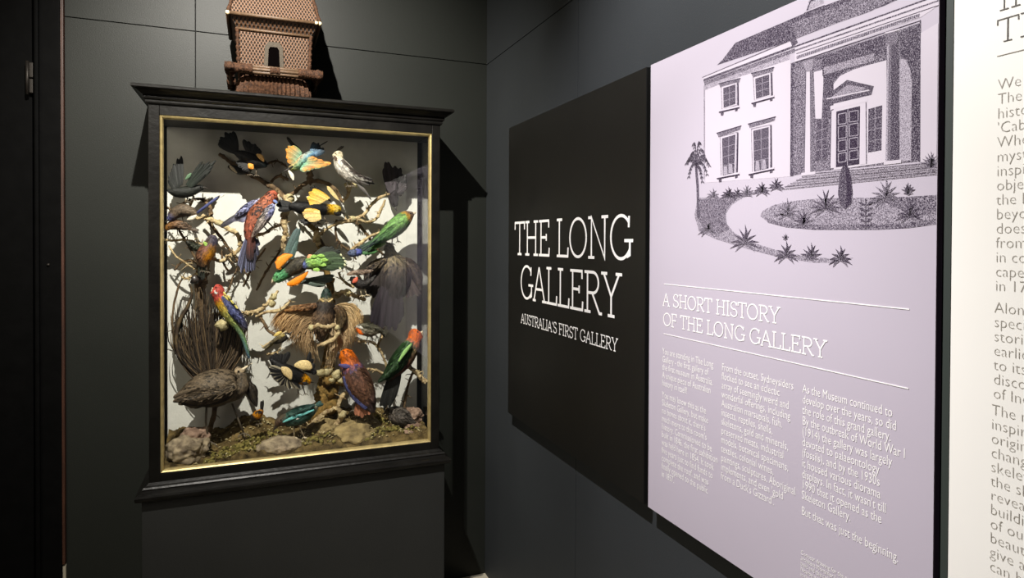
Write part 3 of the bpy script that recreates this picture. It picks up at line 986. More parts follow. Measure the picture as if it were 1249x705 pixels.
b.eye(409.5, 187.5, 5.6, .8)
b.legs([[(421, 215), (424, 226)], [(427, 218), (429, 226)]])

b = Bird('crimson_parrot', 'large red and blue parrot with open left wing and long blue tail', -.235, (316, 288))
b.mottle = ((44, 26, 22), .22)
b.body([(337, 234.5, 3), (333, 238, 7.5), (329, 243.5, 8.5), (323, 251, 11), (316, 260, 12), (310, 271, 11), (306, 282, 8.5), (304, 293, 5)], [(0, (196, 66, 36)), (.3, (190, 78, 46)), (.55, (158, 66, 40)), (.8, (182, 66, 42)), (1, (150, 56, 46))])
b.fan('wing', (315, 246), (300, 268), [(270, 277), (272, 274), (279, 270), (286, 268), (292, 268)], 11, 7, (140, 142, 190), (70, 62, 58), (1, -2), (52, 46, 46))
b.wing([(318, 244, 2), (309, 249, 5), (298, 256, 5), (287, 264, 2)], [(0, (186, 180, 216)), (.5, (140, 146, 214)), (1, (120, 118, 140))], 3)
b.wing([(334, 249, 2), (330, 255, 5.5), (324, 264, 6.5), (316, 276, 5), (307, 290, 1.5)], [(0, (150, 160, 222)), (.35, (132, 138, 206)), (.55, (176, 160, 150)), (1, (110, 84, 70))], 11, belly=[(0, (170, 178, 230)), (.5, (196, 180, 166)), (1, (140, 110, 92))], side=1)
b.fan('tail', (301, 288), (309, 289), [(291, 325), (294, 331), (299, 330), (304, 333), (309, 330), (313, 318), (317, 300)], 11, 5.5, (66, 58, 84), (48, 47, 64), (2, 0), (120, 126, 176))
b.fan('tail_centre', (304, 286), (308, 286), [(302, 318), (306, 320), (310, 308)], 4, 5, (130, 50, 40), (36, 34, 44), (5, 3))
b.beak((338.5, 237.5), (342, 244), 2.4, hook=1, m='palebeak')
b.patch('cheek_patch', [(333, 244, 1), (336, 246, 2.2), (338, 248, 1)], (110, 140, 220), 7)
b.eye(335, 238, 7, .9)
b.legs([[(324, 268), (333, 277), (336, 272)], [(318, 272), (328, 283), (334, 279)]], toes=4)

BB = [((352, 251, 2), (360, 252, 6), (371, 254, 8), (384, 255, 8.5), (396, 255.5, 7), (404, 255.5, 6.5), (411, 256.5, 6.5), (415, 258, 3.5))]
b = Bird('black_yellow_bird', 'black bird with yellow wings and yellow hood, right of the big crimson parrot', -.215, (393, 272), group='stuffed birds in the case')
b.body(BB[0], [(0, BLK), (.6, BLK), (.72, (226, 176, 24)), (.85, (250, 214, 40)), (.93, (250, 206, 40)), (1, (60, 50, 20))])
b.fan('wing', (402, 242), (388, 250), [(381, 231), (377, 236), (375, 243), (378, 248)], 8, 6.5, (246, 206, 92), (238, 196, 104), (4, 6), (206, 160, 62))
b.fan('wing', (390, 258), (392, 266), [(371, 257), (370, 262), (375, 268)], 7, 7, (246, 210, 110), (240, 202, 118), (9, 8), (206, 164, 72))
b.fan('wing_edge', (398, 243), (404, 246), [(378, 228), (386, 227)], 4, 3.5, (40, 36, 34), (30, 28, 26), (1, 2))
b.fan('wing_edge', (395, 268), (388, 268), [(365, 269), (370, 273)], 5, 4, (34, 32, 30), (28, 26, 24), (5, 4))
b.fan('yellow_plume', (413, 244), (413, 244), [(399, 227)], 1, 5, (230, 200, 120), (236, 204, 110), (3, 3))
b.fan('tail', (357, 249), (357, 255), [(340, 246), (338, 250), (340, 256)], 5, 6, BLK, (26, 24, 23), (-2, -4))
b.patch('face_mask', [(407, 259, 1.2), (411, 260, 3.4), (416, 262, 1.4)], (22, 18, 12), 5)
b.beak((415, 258.5), (421, 261), 2, m='beak')
b.eye(413.5, 256, 5.6, .9)
b.legs([[(386, 262), (388, 272)], [(394, 262), (398, 271)]])

b = Bird('blue_tailed_wren', 'small brown bird with a cocked thin blue tail by the left edge', -.2, (224, 268))
b.body([(205, 268, 3), (209, 265, 5), (216, 259, 8), (225, 256.5, 8.5), (234, 259, 6), (240, 262, 2.5)], [(0, (80, 84, 150)), (.14, (88, 90, 150)), (.3, (112, 92, 70)), (1, (122, 102, 76))])
b.fan('tail', (237, 263), (239, 260), [(261, 244), (265, 241)], 3, 3.2, (60, 72, 150), (76, 92, 176), (1, 1))
b.patch('tail_tip', [(268, 241, .6), (272, 238, 1.3), (275, 236, .5)], (226, 224, 214), 0)
b.patch('vent', [(228, 268, 1), (234, 266, 3), (240, 262.5, 1)], (232, 220, 196), 3)
b.beak((205.5, 268.5), (200.5, 271), 1.2)
b.eye(207, 265.5, 4, .8)
b.legs([[(222, 264), (224, 271)], [(228, 264), (231, 270)]], r=.6)

b = Bird('rusty_bird', 'small rust brown bird pressed against the left edge below the wren', -.19, (220, 284))
b.body([(202, 280, 2.5), (207, 276, 5), (215, 274, 6.5), (224, 274.5, 5), (233, 278, 2.5)], [(0, (150, 104, 54)), (.5, (142, 100, 58)), (1, (104, 82, 60))])
b.wing([(209, 274, 2), (218, 276, 3.4), (232, 280, 1.4), (240, 282, .6)], [(0, (124, 88, 52)), (1, (90, 76, 60))], 5)
b.fan('tail', (230, 277), (231, 279), [(243, 281), (241, 284)], 3, 3, (96, 80, 62), (84, 72, 60), (0, 0))
b.beak((203, 280.5), (199.5, 283), 1.2)
b.eye(205.5, 276.5, 4.4, .7)
b.legs([[(216, 279), (217, 286)]], r=.6)

b = Bird('orange_breasted_lorikeet', 'plump orange-breasted lorikeet with a dark violet face, lower left of crimson parrot', -.205, (250, 326))
b.body([(259, 286.5, 3), (259, 291, 6.5), (257, 298, 8), (253, 306, 10.5), (249, 313, 10.5), (248, 320, 7), (247, 326, 3.5)], [(0, (74, 64, 84)), (.28, (82, 72, 96)), (.4, (150, 106, 44)), (.65, (184, 120, 40)), (.85, (120, 84, 40)), (1, (60, 50, 36))], [(0, (74, 64, 84)), (.28, (82, 50, 50)), (.45, (120, 52, 36)), (.8, (110, 60, 40)), (1, (60, 40, 36))], 1)
b.patch('nape', [(248, 295, 1), (251, 298, 2.4), (253, 302, 1)], (150, 190, 40), 7)
b.wing([(247, 300, 2), (240, 302, 5), (233, 298, 4), (227, 294, 1.2)], [(0, (64, 72, 44)), (1, (52, 50, 40))], 1)
b.fan('tail', (244, 320), (249, 325), [(243, 338), (248, 342)], 4, 4, (52, 62, 40), (40, 40, 34), (-1, -2))
b.beak((260, 288), (263, 284.5), 2.2, m='palebeak')
b.eye(260, 290, 6.2, .8)
b.legs([[(247, 322), (246, 330)], [(252, 322), (252, 331)]])

b = Bird('rosella', 'red-headed rosella with white cheek, yellow breast and blue wing, left of centre', -.25, (290, 384))
b.body([(261, 350, 4), (265, 353, 7.5), (267, 360, 7.5), (271, 368, 8.5), (277, 378, 8.8), (284, 389, 7), (290, 399, 4.5), (296, 411, 3), (302, 430, 2), (304, 437, .8)], [(0, (204, 44, 30)), (.25, (206, 44, 30)), (.3, (200, 150, 40)), (.45, (190, 180, 50)), (.62, (120, 150, 70)), (.8, (84, 124, 110)), (1, (60, 96, 150))],
       [(0, (204, 44, 30)), (.26, (206, 48, 30)), (.32, (232, 204, 44)), (.5, (234, 208, 44)), (.66, (150, 176, 70)), (.85, (80, 140, 90)), (1, (70, 110, 160))], -1)
b.wing([(271, 361, 2), (276, 368, 5), (284, 378, 6.5), (293, 389, 5), (301, 401, 1.2)], [(0, (90, 96, 170)), (.5, (92, 104, 180)), (1, (70, 62, 80))], 7, belly=[(0, (206, 190, 70)), (.35, (60, 54, 40)), (.7, (76, 80, 140)), (1, (60, 54, 60))], side=-1)
for u_, v_ in [(274, 358), (279, 362), (283, 368), (288, 374), (276, 363)]:
    b.patch('scallop', [(u_ - 1.5, v_ - 2, .5), (u_, v_, 1.3), (u_ + 2, v_ + 2.6, .5)], (222, 204, 70), 9)
b.fan('primaries', (291, 384), (288, 390), [(303, 398), (301, 404)], 4, 4, (76, 74, 110), (64, 52, 52), (6, 5))
b.patch('cheek', [(262, 354, 1), (264.5, 356.5, 3.2), (267, 359, 1)], (238, 232, 222), 6.5)
b.beak((260.5, 351.5), (257.5, 356), 2.4, hook=1, m='palebeak')
b.eye(263.5, 350.5, 6.6, .9)
b.legs([[(284, 385), (293, 383)], [(288, 390), (297, 384)]], toes=2.6)

b = Bird('orange_winged_parrot', 'green-headed parrot diving left with orange wing linings held open', -.2, (356, 346))
b.body([(333, 342, 2.5), (337, 340, 5.8), (343, 336, 7.5), (351, 331, 8), (361, 325, 10), (370, 321, 9), (379, 320, 5)], [(0, (150, 190, 110)), (.12, (96, 190, 110)), (.38, (66, 166, 96)), (.46, (72, 66, 50)), (1, (78, 70, 54))])
b.fan('wing', (356, 312), (343, 322), [(343, 312), (337, 317), (336, 324), (339, 329)], 9, 6, (232, 152, 72), (226, 142, 66), (5, 8), (206, 118, 50))
b.patch('wing_lining', [(357, 311, 1), (349, 314, 4.5), (342, 320, 5.5), (339, 328, 1.4)], (234, 154, 76), 9, 0.3)
b.patch('wing_lining', [(376, 331, .8), (369, 338, 3.2), (360, 344, 4.4), (350, 347, 1.6)], (236, 138, 56), 9, 0.3)
b.fan('wing', (375, 333), (362, 344), [(350, 347), (354, 349), (362, 348)], 5, 5, (236, 150, 80), (240, 190, 140), (7, 8))
b.fan('upper_wing', (346, 314), (356, 316), [(363, 278), (365, 282), (361, 293)], 6, 7, (70, 100, 90), (84, 110, 108), (-3, -7), (60, 84, 72))
b.fan('tail', (366, 345), (376, 346), [(408, 336), (404, 341), (396, 347)], 5, 7, (74, 92, 80), (96, 106, 92), (-2, -4), (66, 80, 70))
b.beak((333.5, 341.5), (331, 345.5), 2.2, m='palebeak')
b.eye(338, 338, 6.2, .9)

b = Bird('blue_faced_parrot', 'bright green parrot with blue face and dark pale-tipped wings spread right', -.23, (398, 330))
b.body([(369.5, 323, 3), (373, 323, 5.6), (379, 321, 8), (387, 320, 9), (397, 319.5, 7.5), (408, 319, 4.5)], [(0, (88, 110, 200)), (.16, (96, 120, 206)), (.26, (150, 200, 100)), (.4, (142, 196, 50)), (.65, (120, 180, 56)), (.85, (60, 84, 44)), (1, (52, 66, 44))])
b.fan('wing', (390, 311), (392, 327), [(410, 309), (418, 313), (422, 319), (420, 325), (410, 328)], 12, 6, (64, 90, 52), (70, 92, 60), (5, 3), (44, 56, 40))
b.fan('wing', (384, 310), (398, 312), [(398, 301), (408, 302), (416, 307)], 6, 5, (50, 58, 42), (34, 38, 32), (1, -1))
for u_, v_ in [(416, 311), (419, 315), (421, 319), (420.5, 323), (415, 327.5)]:
    b.patch('pale_tip', [(u_ - 1, v_ - 1.4, .6), (u_, v_, 1.3), (u_ + 1, v_ + 1.4, .6)], (222, 224, 170), 5.5)
for u_, v_, q_ in [(392, 312, 4), (396, 317, 4), (394, 323, 4), (387, 329, 3), (384, 313, 2)]:
    b.patch('mantle_feather', [(u_ - 5, v_, 1.2), (u_, v_, 2.4), (u_ + q_, v_ + .6, .6)], (150, 206, 56), 8, .18)
b.patch('nape_spot', [(375, 315, 1), (378, 313, 3), (381, 312, 1)], (226, 170, 130), 3)
b.beak((369.5, 323.5), (367, 327.5), 2, m='beak')
b.eye(374, 321.5, 5.6, .8)

b = Bird('green_parrot', 'bright green parrot with orange collar and brown head, at upper right', -.2, (478, 292))
b.body([(504, 261, 2.6), (500, 262.5, 5.6), (494.5, 266, 8.6), (487, 273, 10.5), (479, 280, 10), (470, 286.5, 7.5), (461, 292, 4.5), (452, 297, 2)], [(0, (110, 90, 74)), (.16, (118, 92, 70)), (.22, (206, 150, 50)), (.28, (110, 176, 56)), (.6, (104, 160, 60)), (1, (60, 110, 60))], [(0, (104, 84, 70)), (.2, (206, 150, 60)), (.3, (110, 160, 66)), (.6, (60, 96, 76)), (1, (44, 66, 74))], -1)
b.wing([(493, 268, 3), (485, 277, 6), (472, 287, 5.5), (456, 297, 2), (447, 302, .8)], [(0, (100, 168, 52)), (.45, (76, 136, 54)), (.7, (36, 62, 56)), (1, (40, 60, 66))], 8)
b.fan('tail', (462, 290), (464, 295), [(436, 303), (441, 309), (448, 312)], 6, 3.6, (66, 110, 56), (44, 60, 62), (2, 1))
b.fan('lower_tail', (468, 294), (471, 296), [(452, 304), (456, 303)], 3, 4, (98, 160, 50), (84, 150, 50), (4, 3))
b.beak((504, 260.5), (508, 259), 1.9, m='palebeak')
b.eye(501, 260.5, 5.4, .8)
b.legs([[(479, 288), (478, 297)], [(484, 285), (485, 294)]], r=.7)

b = Bird('blue_capped_bird', 'tiny blue-headed bird with green tail beneath the bright green parrot', -.205, (434, 316))
b.body([(424, 309, 2), (428, 309, 4.4), (433, 308.5, 4.4), (437, 308, 4.6), (441, 309, 3)], [(0, (70, 84, 120)), (.4, (84, 104, 150)), (.52, (48, 48, 70)), (.62, (70, 92, 200)), (.85, (66, 84, 190)), (1, (26, 26, 30))])
b.fan('tail', (440, 308), (441, 310), [(458, 304), (461, 307)], 4, 3.4, (50, 110, 50), (70, 140, 60), (0, 0))
b.beak((424.5, 309), (420.5, 310), 1)
b.eye(427, 307.6, 4, .6)
b.legs([[(432, 312), (431, 318)]], r=.5)

b = Bird('red_breasted_flycatcher', 'small brown-winged bird with a red breast spot beside the large dark bird', -.21, (440, 356))
b.body([(427, 341, 2), (430, 341, 4), (435, 344, 5.5), (441, 347, 6), (447, 346, 4), (452, 342, 2)], [(0, (60, 52, 48)), (.2, (70, 56, 50)), (.4, (46, 40, 38)), (1, (52, 46, 42))])
b.wing([(423, 335, 1), (431, 333, 3), (443, 332, 3.2), (455, 330, 1)], [(0, (176, 146, 118)), (1, (150, 124, 104))], 5)
b.fan('tail', (446, 344), (448, 347), [(459, 336), (456, 341)], 3, 3, (60, 54, 48), (46, 42, 40), (0, 0))
b.patch('breast_spot', [(430, 345, .8), (433.5, 342, 3), (436, 338, .8)], (216, 66, 34), 5)
b.beak((427.5, 341), (423, 343), 1.2)
b.eye(429, 339.6, 4, .7)
b.legs([[(439, 351), (441, 360)], [(444, 350), (447, 359)]], r=.6, m='palebeak')

b = Bird('large_dark_bird', 'large dark purplish brown bird hanging with half-open wings at the right', -.15, (478, 360))
b.mottle = ((38, 31, 34), .3)
b.body([(472, 297, 3), (474, 301, 6), (476, 308, 7), (478, 317, 14), (480, 328, 20), (480, 342, 21), (478, 356, 16), (476, 370, 11), (475, 385, 6)], [(0, (104, 92, 58)), (.2, (112, 98, 60)), (.36, (138, 118, 78)), (.48, (96, 80, 62)), (.6, (62, 52, 52)), (1, (52, 43, 50))], flat=.6)
b.fan('wing', (472, 314), (466, 330), [(445, 345), (447, 354), (452, 360), (459, 363), (466, 366)], 12, 9, (84, 72, 64), (52, 44, 48), (6, 3))
b.fan('wing', (488, 316), (492, 332), [(513, 352), (512, 358), (506, 360), (499, 361), (493, 362)], 12, 9, (104, 86, 70), (64, 54, 52), (6, 3), (118, 98, 80))
b.wing([(484, 316, 3), (498, 322, 7), (508, 336, 7), (513, 354, 1.5)], [(0, (134, 112, 80)), (.5, (96, 80, 66)), (1, (72, 60, 54))], 6)
b.wing([(470, 316, 3), (458, 324, 7), (450, 334, 6), (446, 348, 1.5)], [(0, (128, 108, 78)), (.5, (84, 72, 60)), (1, (60, 50, 48))], 6)
b.fan('tail', (466, 350), (487, 350), [(453, 394), (458, 396), (464, 401), (471, 399), (478, 402), (485, 398), (488, 390)], 13, 9, (60, 50, 58), (48, 40, 50), (8, 4), (38, 32, 40))
b.fan('tail_edge', (484, 352), (488, 354), [(487, 380), (491, 385)], 3, 6, (112, 92, 76), (88, 74, 64), (2, 1))
b.beak((473, 297.5), (468, 294), 1.8)
b.eye(472, 299.5, 5.4, .9)

b = Bird('upper_dark_bird', 'dark violet brown bird with raised pointed wings in the top right corner', -.11, (480, 250))
b.body([(482, 252, 3), (480, 242, 6), (479, 230, 8), (477, 218, 7), (474, 207, 4), (472, 200, 2)], [(0, (58, 50, 54)), (1, (62, 52, 58))], flat=.7)
b.fan('wing', (476, 236), (482, 232), [(468, 205), (471, 199), (475, 200), (480, 206)], 8, 7, (66, 56, 62), (54, 46, 52), (5, 3))
b.fan('wing', (480, 232), (486, 236), [(482, 202), (489, 207), (495, 217), (496, 226), (490, 236)], 10, 7, (64, 54, 58), (52, 44, 48), (4, 2))
b.beak((482, 253), (484, 258), 1.6)
b.eye(480.5, 249, 4, .8)

# bird of paradise: brown plumes arching from the flanks
b = Bird('bird_of_paradise', 'brown bird of paradise with sweeping fawn flank plumes, green face, in the centre', -.19, (394, 404))
b.body([(397, 352, 2.5), (398, 357, 5.6), (398, 364, 7.2), (397, 371, 11.5), (396, 378, 13), (394, 388, 14), (392, 398, 12), (391, 408, 7), (391, 416, 3)], [(0, (30, 56, 48)), (.2, (32, 60, 50)), (.25, (178, 150, 84)), (.29, (44, 34, 26)), (.45, (50, 38, 28)), (.55, (112, 84, 54)), (1, (104, 78, 52))])
rn = random.Random(11)
for side in (-1, 1):
    w = MB()
    for k in range(560):
        q = rn.random(); q2 = rn.random()
        if side < 0:
            a = (380 + rn.uniform(-6, 12) + q * 10, 375 + q * 24)
            c = (345 + rn.uniform(-8, 10) + q * 26, 366 + q * 26 + rn.uniform(-3, 3))
            e = (329 + q * 62 * q2 ** .5 + rn.uniform(-3, 8), 396 + q * 50 * (0.4 + q2 * .7) + rn.uniform(-7, 7))
            mcol = (158 - 40 * q + 50 * q2, 122 - 30 * q + 52 * q2, 78 - 16 * q + 48 * q2)
        else:
            a = (406 + rn.uniform(-8, 8) - q * 8, 376 + q * 22)
            c = (430 + rn.uniform(-6, 14) - q * 16, 360 + q * 30 + rn.uniform(-3, 3))
            e = (443 - q * 46 * q2 ** .5 + rn.uniform(-7, 4), 396 + q * 58 * (0.4 + q2 * .7) + rn.uniform(-7, 7))
            mcol = (176 - 30 * q + 40 * q2, 144 - 24 * q + 44 * q2, 96 - 10 * q + 46 * q2)
        dd = rn.uniform(-7, 9)
        pts = []
        n_ = 9
        for i in range(n_):
            u = i / (n_ - 1)
            x = (1 - u) ** 2 * a[0] + 2 * u * (1 - u) * c[0] + u * u * e[0] + (noise.noise(Vector((k, u * 3, 0))) * 2.2 * u)
            y = (1 - u) ** 2 * a[1] + 2 * u * (1 - u) * c[1] + u * u * e[1] + (noise.noise(Vector((k, u * 3, 7))) * 2.2 * u)
            pts.append(b.P(x, y, dd * (0.3 + 0.7 * u)))
        cols = [tuple(z * (1 - .05 * i) if False else z for z in lin(tuple(min(255, mcol[j] * (0.78 + 0.05 * i)) for j in range(3)))) for i in range(n_)]
        rad = [max(0.00018, b.s * 0.46 * math.sin(math.pi * (0.15 + 0.8 * i / (n_ - 1)))) for i in range(n_)]
        w.tube(pts, rad, 4, cols=cols)
    w.build('flank_plume', M['plume'], b.root)
b.wing([(386, 372, 3), (375, 375, 4.5), (361, 376, 3.6), (347, 379, 1.2)], [(0, (140, 98, 60)), (1, (176, 130, 84))], 8)
b.wing([(409, 374, 3), (416, 382, 6.5), (416, 394, 6), (411, 404, 1.5)], [(0, (104, 60, 40)), (1, (112, 76, 52))], 9)
b.patch('throat_band', [(390, 364, .7), (394, 367.5, 1.2), (398, 368.5, 1.3), (402, 367.5, 1.2), (406, 364, .7)], (206, 174, 96), 8)
b.beak((397.5, 353), (396, 347.5), 2)
b.eye(395, 355.5, 5.4, .8)
b.eye(401.5, 355.5, 5.0, .8)
b.legs([[(389, 404), (386, 396.5)], [(397, 404), (400, 396)]], d=15, m='palebeak')

b = Bird('red_chinned_finch', 'small olive grey finch with a red chin, right of the fawn plumes', -.21, (450, 414))
b.body([(434, 399, 2.5), (438, 400, 5.2), (444, 402, 7), (452, 403, 7.5), (459, 402.5, 5.5), (465, 403, 2.5)], [(0, (196, 190, 170)), (.2, (92, 88, 68)), (.35, (116, 110, 84)), (1, (98, 92, 72))], [(0, (210, 110, 60)), (.15, (214, 96, 54)), (.3, (150, 140, 116)), (1, (150, 140, 112))], 1)
b.wing([(441, 396, 1.5), (449, 398, 4), (459, 400, 3), (468, 405, .8)], [(0, (112, 108, 80)), (1, (74, 70, 58))], 6)
b.patch('chin', [(436, 402, 1), (440, 405.5, 2.8), (444, 407, 1)], (216, 84, 44), 5)
b.patch('cheek', [(437, 398, .6), (440, 399.5, 1.8), (444, 400.5, .6)], (222, 218, 204), 5.4)
b.fan('tail', (463, 401), (464, 405), [(473, 407), (471, 411)], 3, 3, (84, 80, 62), (70, 66, 54), (0, 0))
b.beak((434.5, 399), (430.5, 400.5), 1.6)
b.eye(438, 397.6, 5, .8)
b.legs([[(449, 409), (447, 416)], [(454, 408), (454, 416)]], r=.6)

b = Bird('orange_headed_parrot', 'chunky parrot with orange-red head, maroon back and blue wing edge', -.25, (444, 500))
b.body([(419, 427, 4), (421, 431, 8), (425, 438, 9.5), (428, 447, 12), (433, 458, 15.5), (439, 471, 16), (446, 484, 12.5), (451, 495, 8), (454, 503, 4)], [(0, (214, 92, 34)), (.2, (216, 92, 34)), (.32, (206, 80, 34)), (.36, (74, 58, 120)), (.41, (104, 50, 42)), (.7, (124, 64, 50)), (.85, (84, 66, 70)), (1, (80, 64, 56))])
b.wing([(434, 450, 5), (441, 462, 9), (449, 476, 8), (455, 492, 2)], [(0, (110, 54, 44)), (.6, (130, 72, 58)), (1, (78, 60, 62))], 10)
b.wing([(419, 459, 1), (424, 471, 3), (434, 485, 4), (447, 499, 2)], [(0, (70, 74, 140)), (1, (84, 92, 168))], 8)
b.fan('tail', (437, 489), (447, 495), [(434, 507), (440, 509), (448, 507), (453, 503)], 6, 6, (170, 110, 84), (186, 128, 100), (3, 3))
b.patch('hind_neck', [(413, 445, 1.2), (424, 447, 3), (437, 445, 1.2)], (78, 64, 140), 9.5)
b.beak((414.5, 430), (410, 437), 3, hook=1)
b.eye(418.5, 428.5, 8, 1)
b.legs([[(434, 490), (430, 500)]], toes=4)

b = Bird('king_parrot', 'green-backed parrot with orange-red head facing right, by the right edge', -.215, (502, 450))
b.body([(510, 403, 4), (507.5, 407, 8), (505, 415, 8), (500, 424, 10.5), (493, 435, 12), (486, 446, 10), (479, 456, 6), (473, 465, 2.5)], [(0, (216, 88, 46)), (.22, (214, 90, 50)), (.3, (170, 74, 44)), (.36, (46, 84, 40)), (.8, (44, 76, 40)), (1, (34, 54, 34))], [(0, (222, 110, 70)), (.25, (206, 110, 76)), (.4, (150, 130, 84)), (.6, (130, 50, 38)), (1, (60, 40, 34))], -1)
b.wing([(500, 417, 4), (494, 428, 8.5), (484, 443, 9.5), (472, 457, 5), (461, 466, 1)], [(0, (58, 104, 46)), (.5, (52, 92, 42)), (1, (40, 62, 36))], 8)
b.patch('wing_stripe', [(502, 419, .8), (494, 429, 2.2), (486, 441, .8)], (140, 196, 90), 15.5)
b.fan('tail', (478, 452), (489, 452), [(464, 496), (469, 498), (475, 496), (480, 488)], 7, 6, (44, 44, 38), (32, 32, 30), (1, 0))
b.beak((513.5, 404.5), (516.5, 409.5), 2.6, hook=1, m='palebeak')
b.eye(509.5, 404.5, 7.4, 1)
b.legs([[(497, 440), (503, 449)], [(491, 444), (499, 446)]], toes=3)

# lyrebird
b = Bird('lyrebird', 'big brown lyrebird standing on the moss with its dark plumed tail raised', -.205, (254, 541))
b.mottle = ((62, 52, 38), .25)
b.body([(213, 487, 2), (221, 484, 8), (234, 480, 17), (248, 476, 23), (263, 473, 25), (277, 472, 23), (288, 473, 17), (294, 470, 11), (294, 462, 8), (292, 455.5, 7.2), (290, 451, 5), (288, 448.5, 2.5)], [(0, (112, 92, 66)), (.3, (116, 97, 70)), (.6, (104, 87, 63)), (.8, (116, 98, 72)), (.9, (150, 128, 92)), (1, (140, 118, 86))])
b.root.location = b.root.location
w = MB()
for k in range(420):
    q = k / 419 + rn.uniform(-.02, .02)
    a = (246 + 20 * q + rn.uniform(-6, 6), 462 + rn.uniform(-3, 6))
    ang = math.radians(122 - 66 * q + rn.uniform(-4, 4))
    ln = 92 * (0.78 + .26 * math.sin(math.pi * min(max(q, 0), 1))) * rn.uniform(.5, 1.12)
    e = (252 + ln * 0.98 * math.cos(ang) + (q - .5) * 10, 455 - ln * math.sin(ang))
    dd = rn.uniform(-16, -3)
    pts = []
    for i in range(9):
        u = i / 8
        x = a[0] + (e[0] - a[0]) * u + math.sin(math.pi * u) * (q - .5) * 26 + noise.noise(Vector((k * 1.7, u * 4, 1))) * 4.5 * u
        y = a[1] + (e[1] - a[1]) * u + noise.noise(Vector((k * 1.7, u * 4, 5))) * 4.5 * u
        pts.append(b.P(x, y, dd - 6 * u))
    base = rn.choice([(62, 50, 37), (80, 65, 47), (50, 41, 31), (100, 82, 58), (44, 36, 28)])
    w.tube(pts, [max(.0002, b.s * (.72 * math.sin(math.pi * (.2 + .72 * i / 8)))) for i in range(9)], 4, col=lin(base))
w.build('tail_plumes', M['plume'], b.root)
for pts_ in ([(248, 462), (232, 452), (219, 436), (215, 414), (219, 392), (229, 374), (234, 358), (231, 346)], [(268, 462), (283, 448), (291, 428), (291, 406), (283, 388), (274, 378)]):
    w = MB()
    P_ = crom(pts_, 26)
    rw = []
    for i, (u, v) in enumerate(P_):
        hw = 3.0 * math.sin(math.pi * (0.12 + 0.8 * i / 25))
        p0 = P_[max(i - 1, 0)]; p1 = P_[min(i + 1, 25)]
        t_ = Vector((p1[0] - p0[0], p1[1] - p0[1])).normalized(); n_ = Vector((-t_.y, t_.x))
        rw.append([b.P(u + n_.x * hw, v + n_.y * hw, -8), b.P(u, v, -7), b.P(u - n_.x * hw, v - n_.y * hw, -8), b.P(u, v, -8.8)])
    cc_ = [[lin((92, 76, 52)) if (i // 2) % 2 else lin((58, 46, 34))] * 4 for i in range(26)]
    w.rings(rw, cc_)
    w.build('outer_tail_feather', M['plume'], b.root)
b.wing([(288, 470, 4), (274, 477, 12), (254, 482, 14), (233, 486, 9), (215, 489, 1.5)], [(0, (112, 95, 69)), (.5, (124, 103, 74)), (1, (98, 80, 58))], 19)
b.fan('primaries', (240, 474), (250, 492), [(211, 485), (214, 491), (224, 494), (234, 497)], 9, 7, (104, 86, 62), (92, 76, 56), (20, 8), (150, 128, 98))
b.wing([(299, 466, 3), (306, 474, 7), (309, 484, 6), (313, 496, 1.2)], [(0, (70, 60, 46)), (1, (46, 40, 34))], -4, name='far_wing')
b.patch('pale_face', [(286, 452, 1.5), (290, 453, 4.6), (295, 452.5, 3.6), (298, 450, 1.2)], (176, 150, 108), 3.5, .5)
b.beak((295, 451.5), (308, 442.5), 2.4, 3, m='palebeak')
b.eye(291, 453, 6.6, 1.5)
b.legs([[(252, 494), (251, 514), (254, 538)]], r=1.4, toes=10, d=4)
b.legs([[(283, 492), (290, 510), (297, 528)]], r=1.3, toes=8, d=-6)

b = Bird('black_gold_bird', 'black bird with golden wing patches and hood, low in the centre', -.24, (362, 478))
b.body([(330, 438, 2), (337, 444, 5), (346, 451, 8.5), (355, 456.5, 9.5), (364, 460, 8.5), (371, 463, 7), (376, 465, 4.5), (379, 466, 2.5)], [(0, BLK), (.62, BLK), (.7, (216, 150, 24)), (.82, (238, 178, 28)), (.92, (226, 150, 34)), (1, (40, 34, 24))])
b.patch('golden_wing_patch', [(343, 448, 1), (347, 451, 4.4), (352, 456, 5), (355, 463, 1.2)], (226, 194, 120), 9, .3)
b.patch('golden_wing_patch', [(359, 446, 1.5), (366, 445, 5.5), (374, 446, 6.5), (380, 450, 2)], (232, 200, 120), 6, .3)
b.fan('tail', (344, 446), (338, 452), [(353, 429), (343, 432), (336, 431), (330, 434)], 7, 7, BLK, (26, 24, 23), (0, -2))
b.fan('wing', (352, 462), (345, 452), [(366, 474), (350, 473), (338, 466), (329, 454), (329, 447)], 11, 6, BLK, (28, 26, 25), (7, 5), (190, 176, 140))
b.fan('wing', (370, 453), (380, 456), [(382, 438), (378, 431), (386, 452)], 6, 6, BLK, (30, 28, 26), (1, -2))
b.patch('face_mask', [(368, 466, .8), (372, 467.5, 2.6), (376, 468, .8)], (26, 22, 18), 6)
b.beak((377, 466), (383, 466.5), 1.8)
b.eye(374, 463.5, 6.2, .9)
b.legs([[(362, 467), (364, 480)], [(368, 468), (372, 480)]], r=.7)

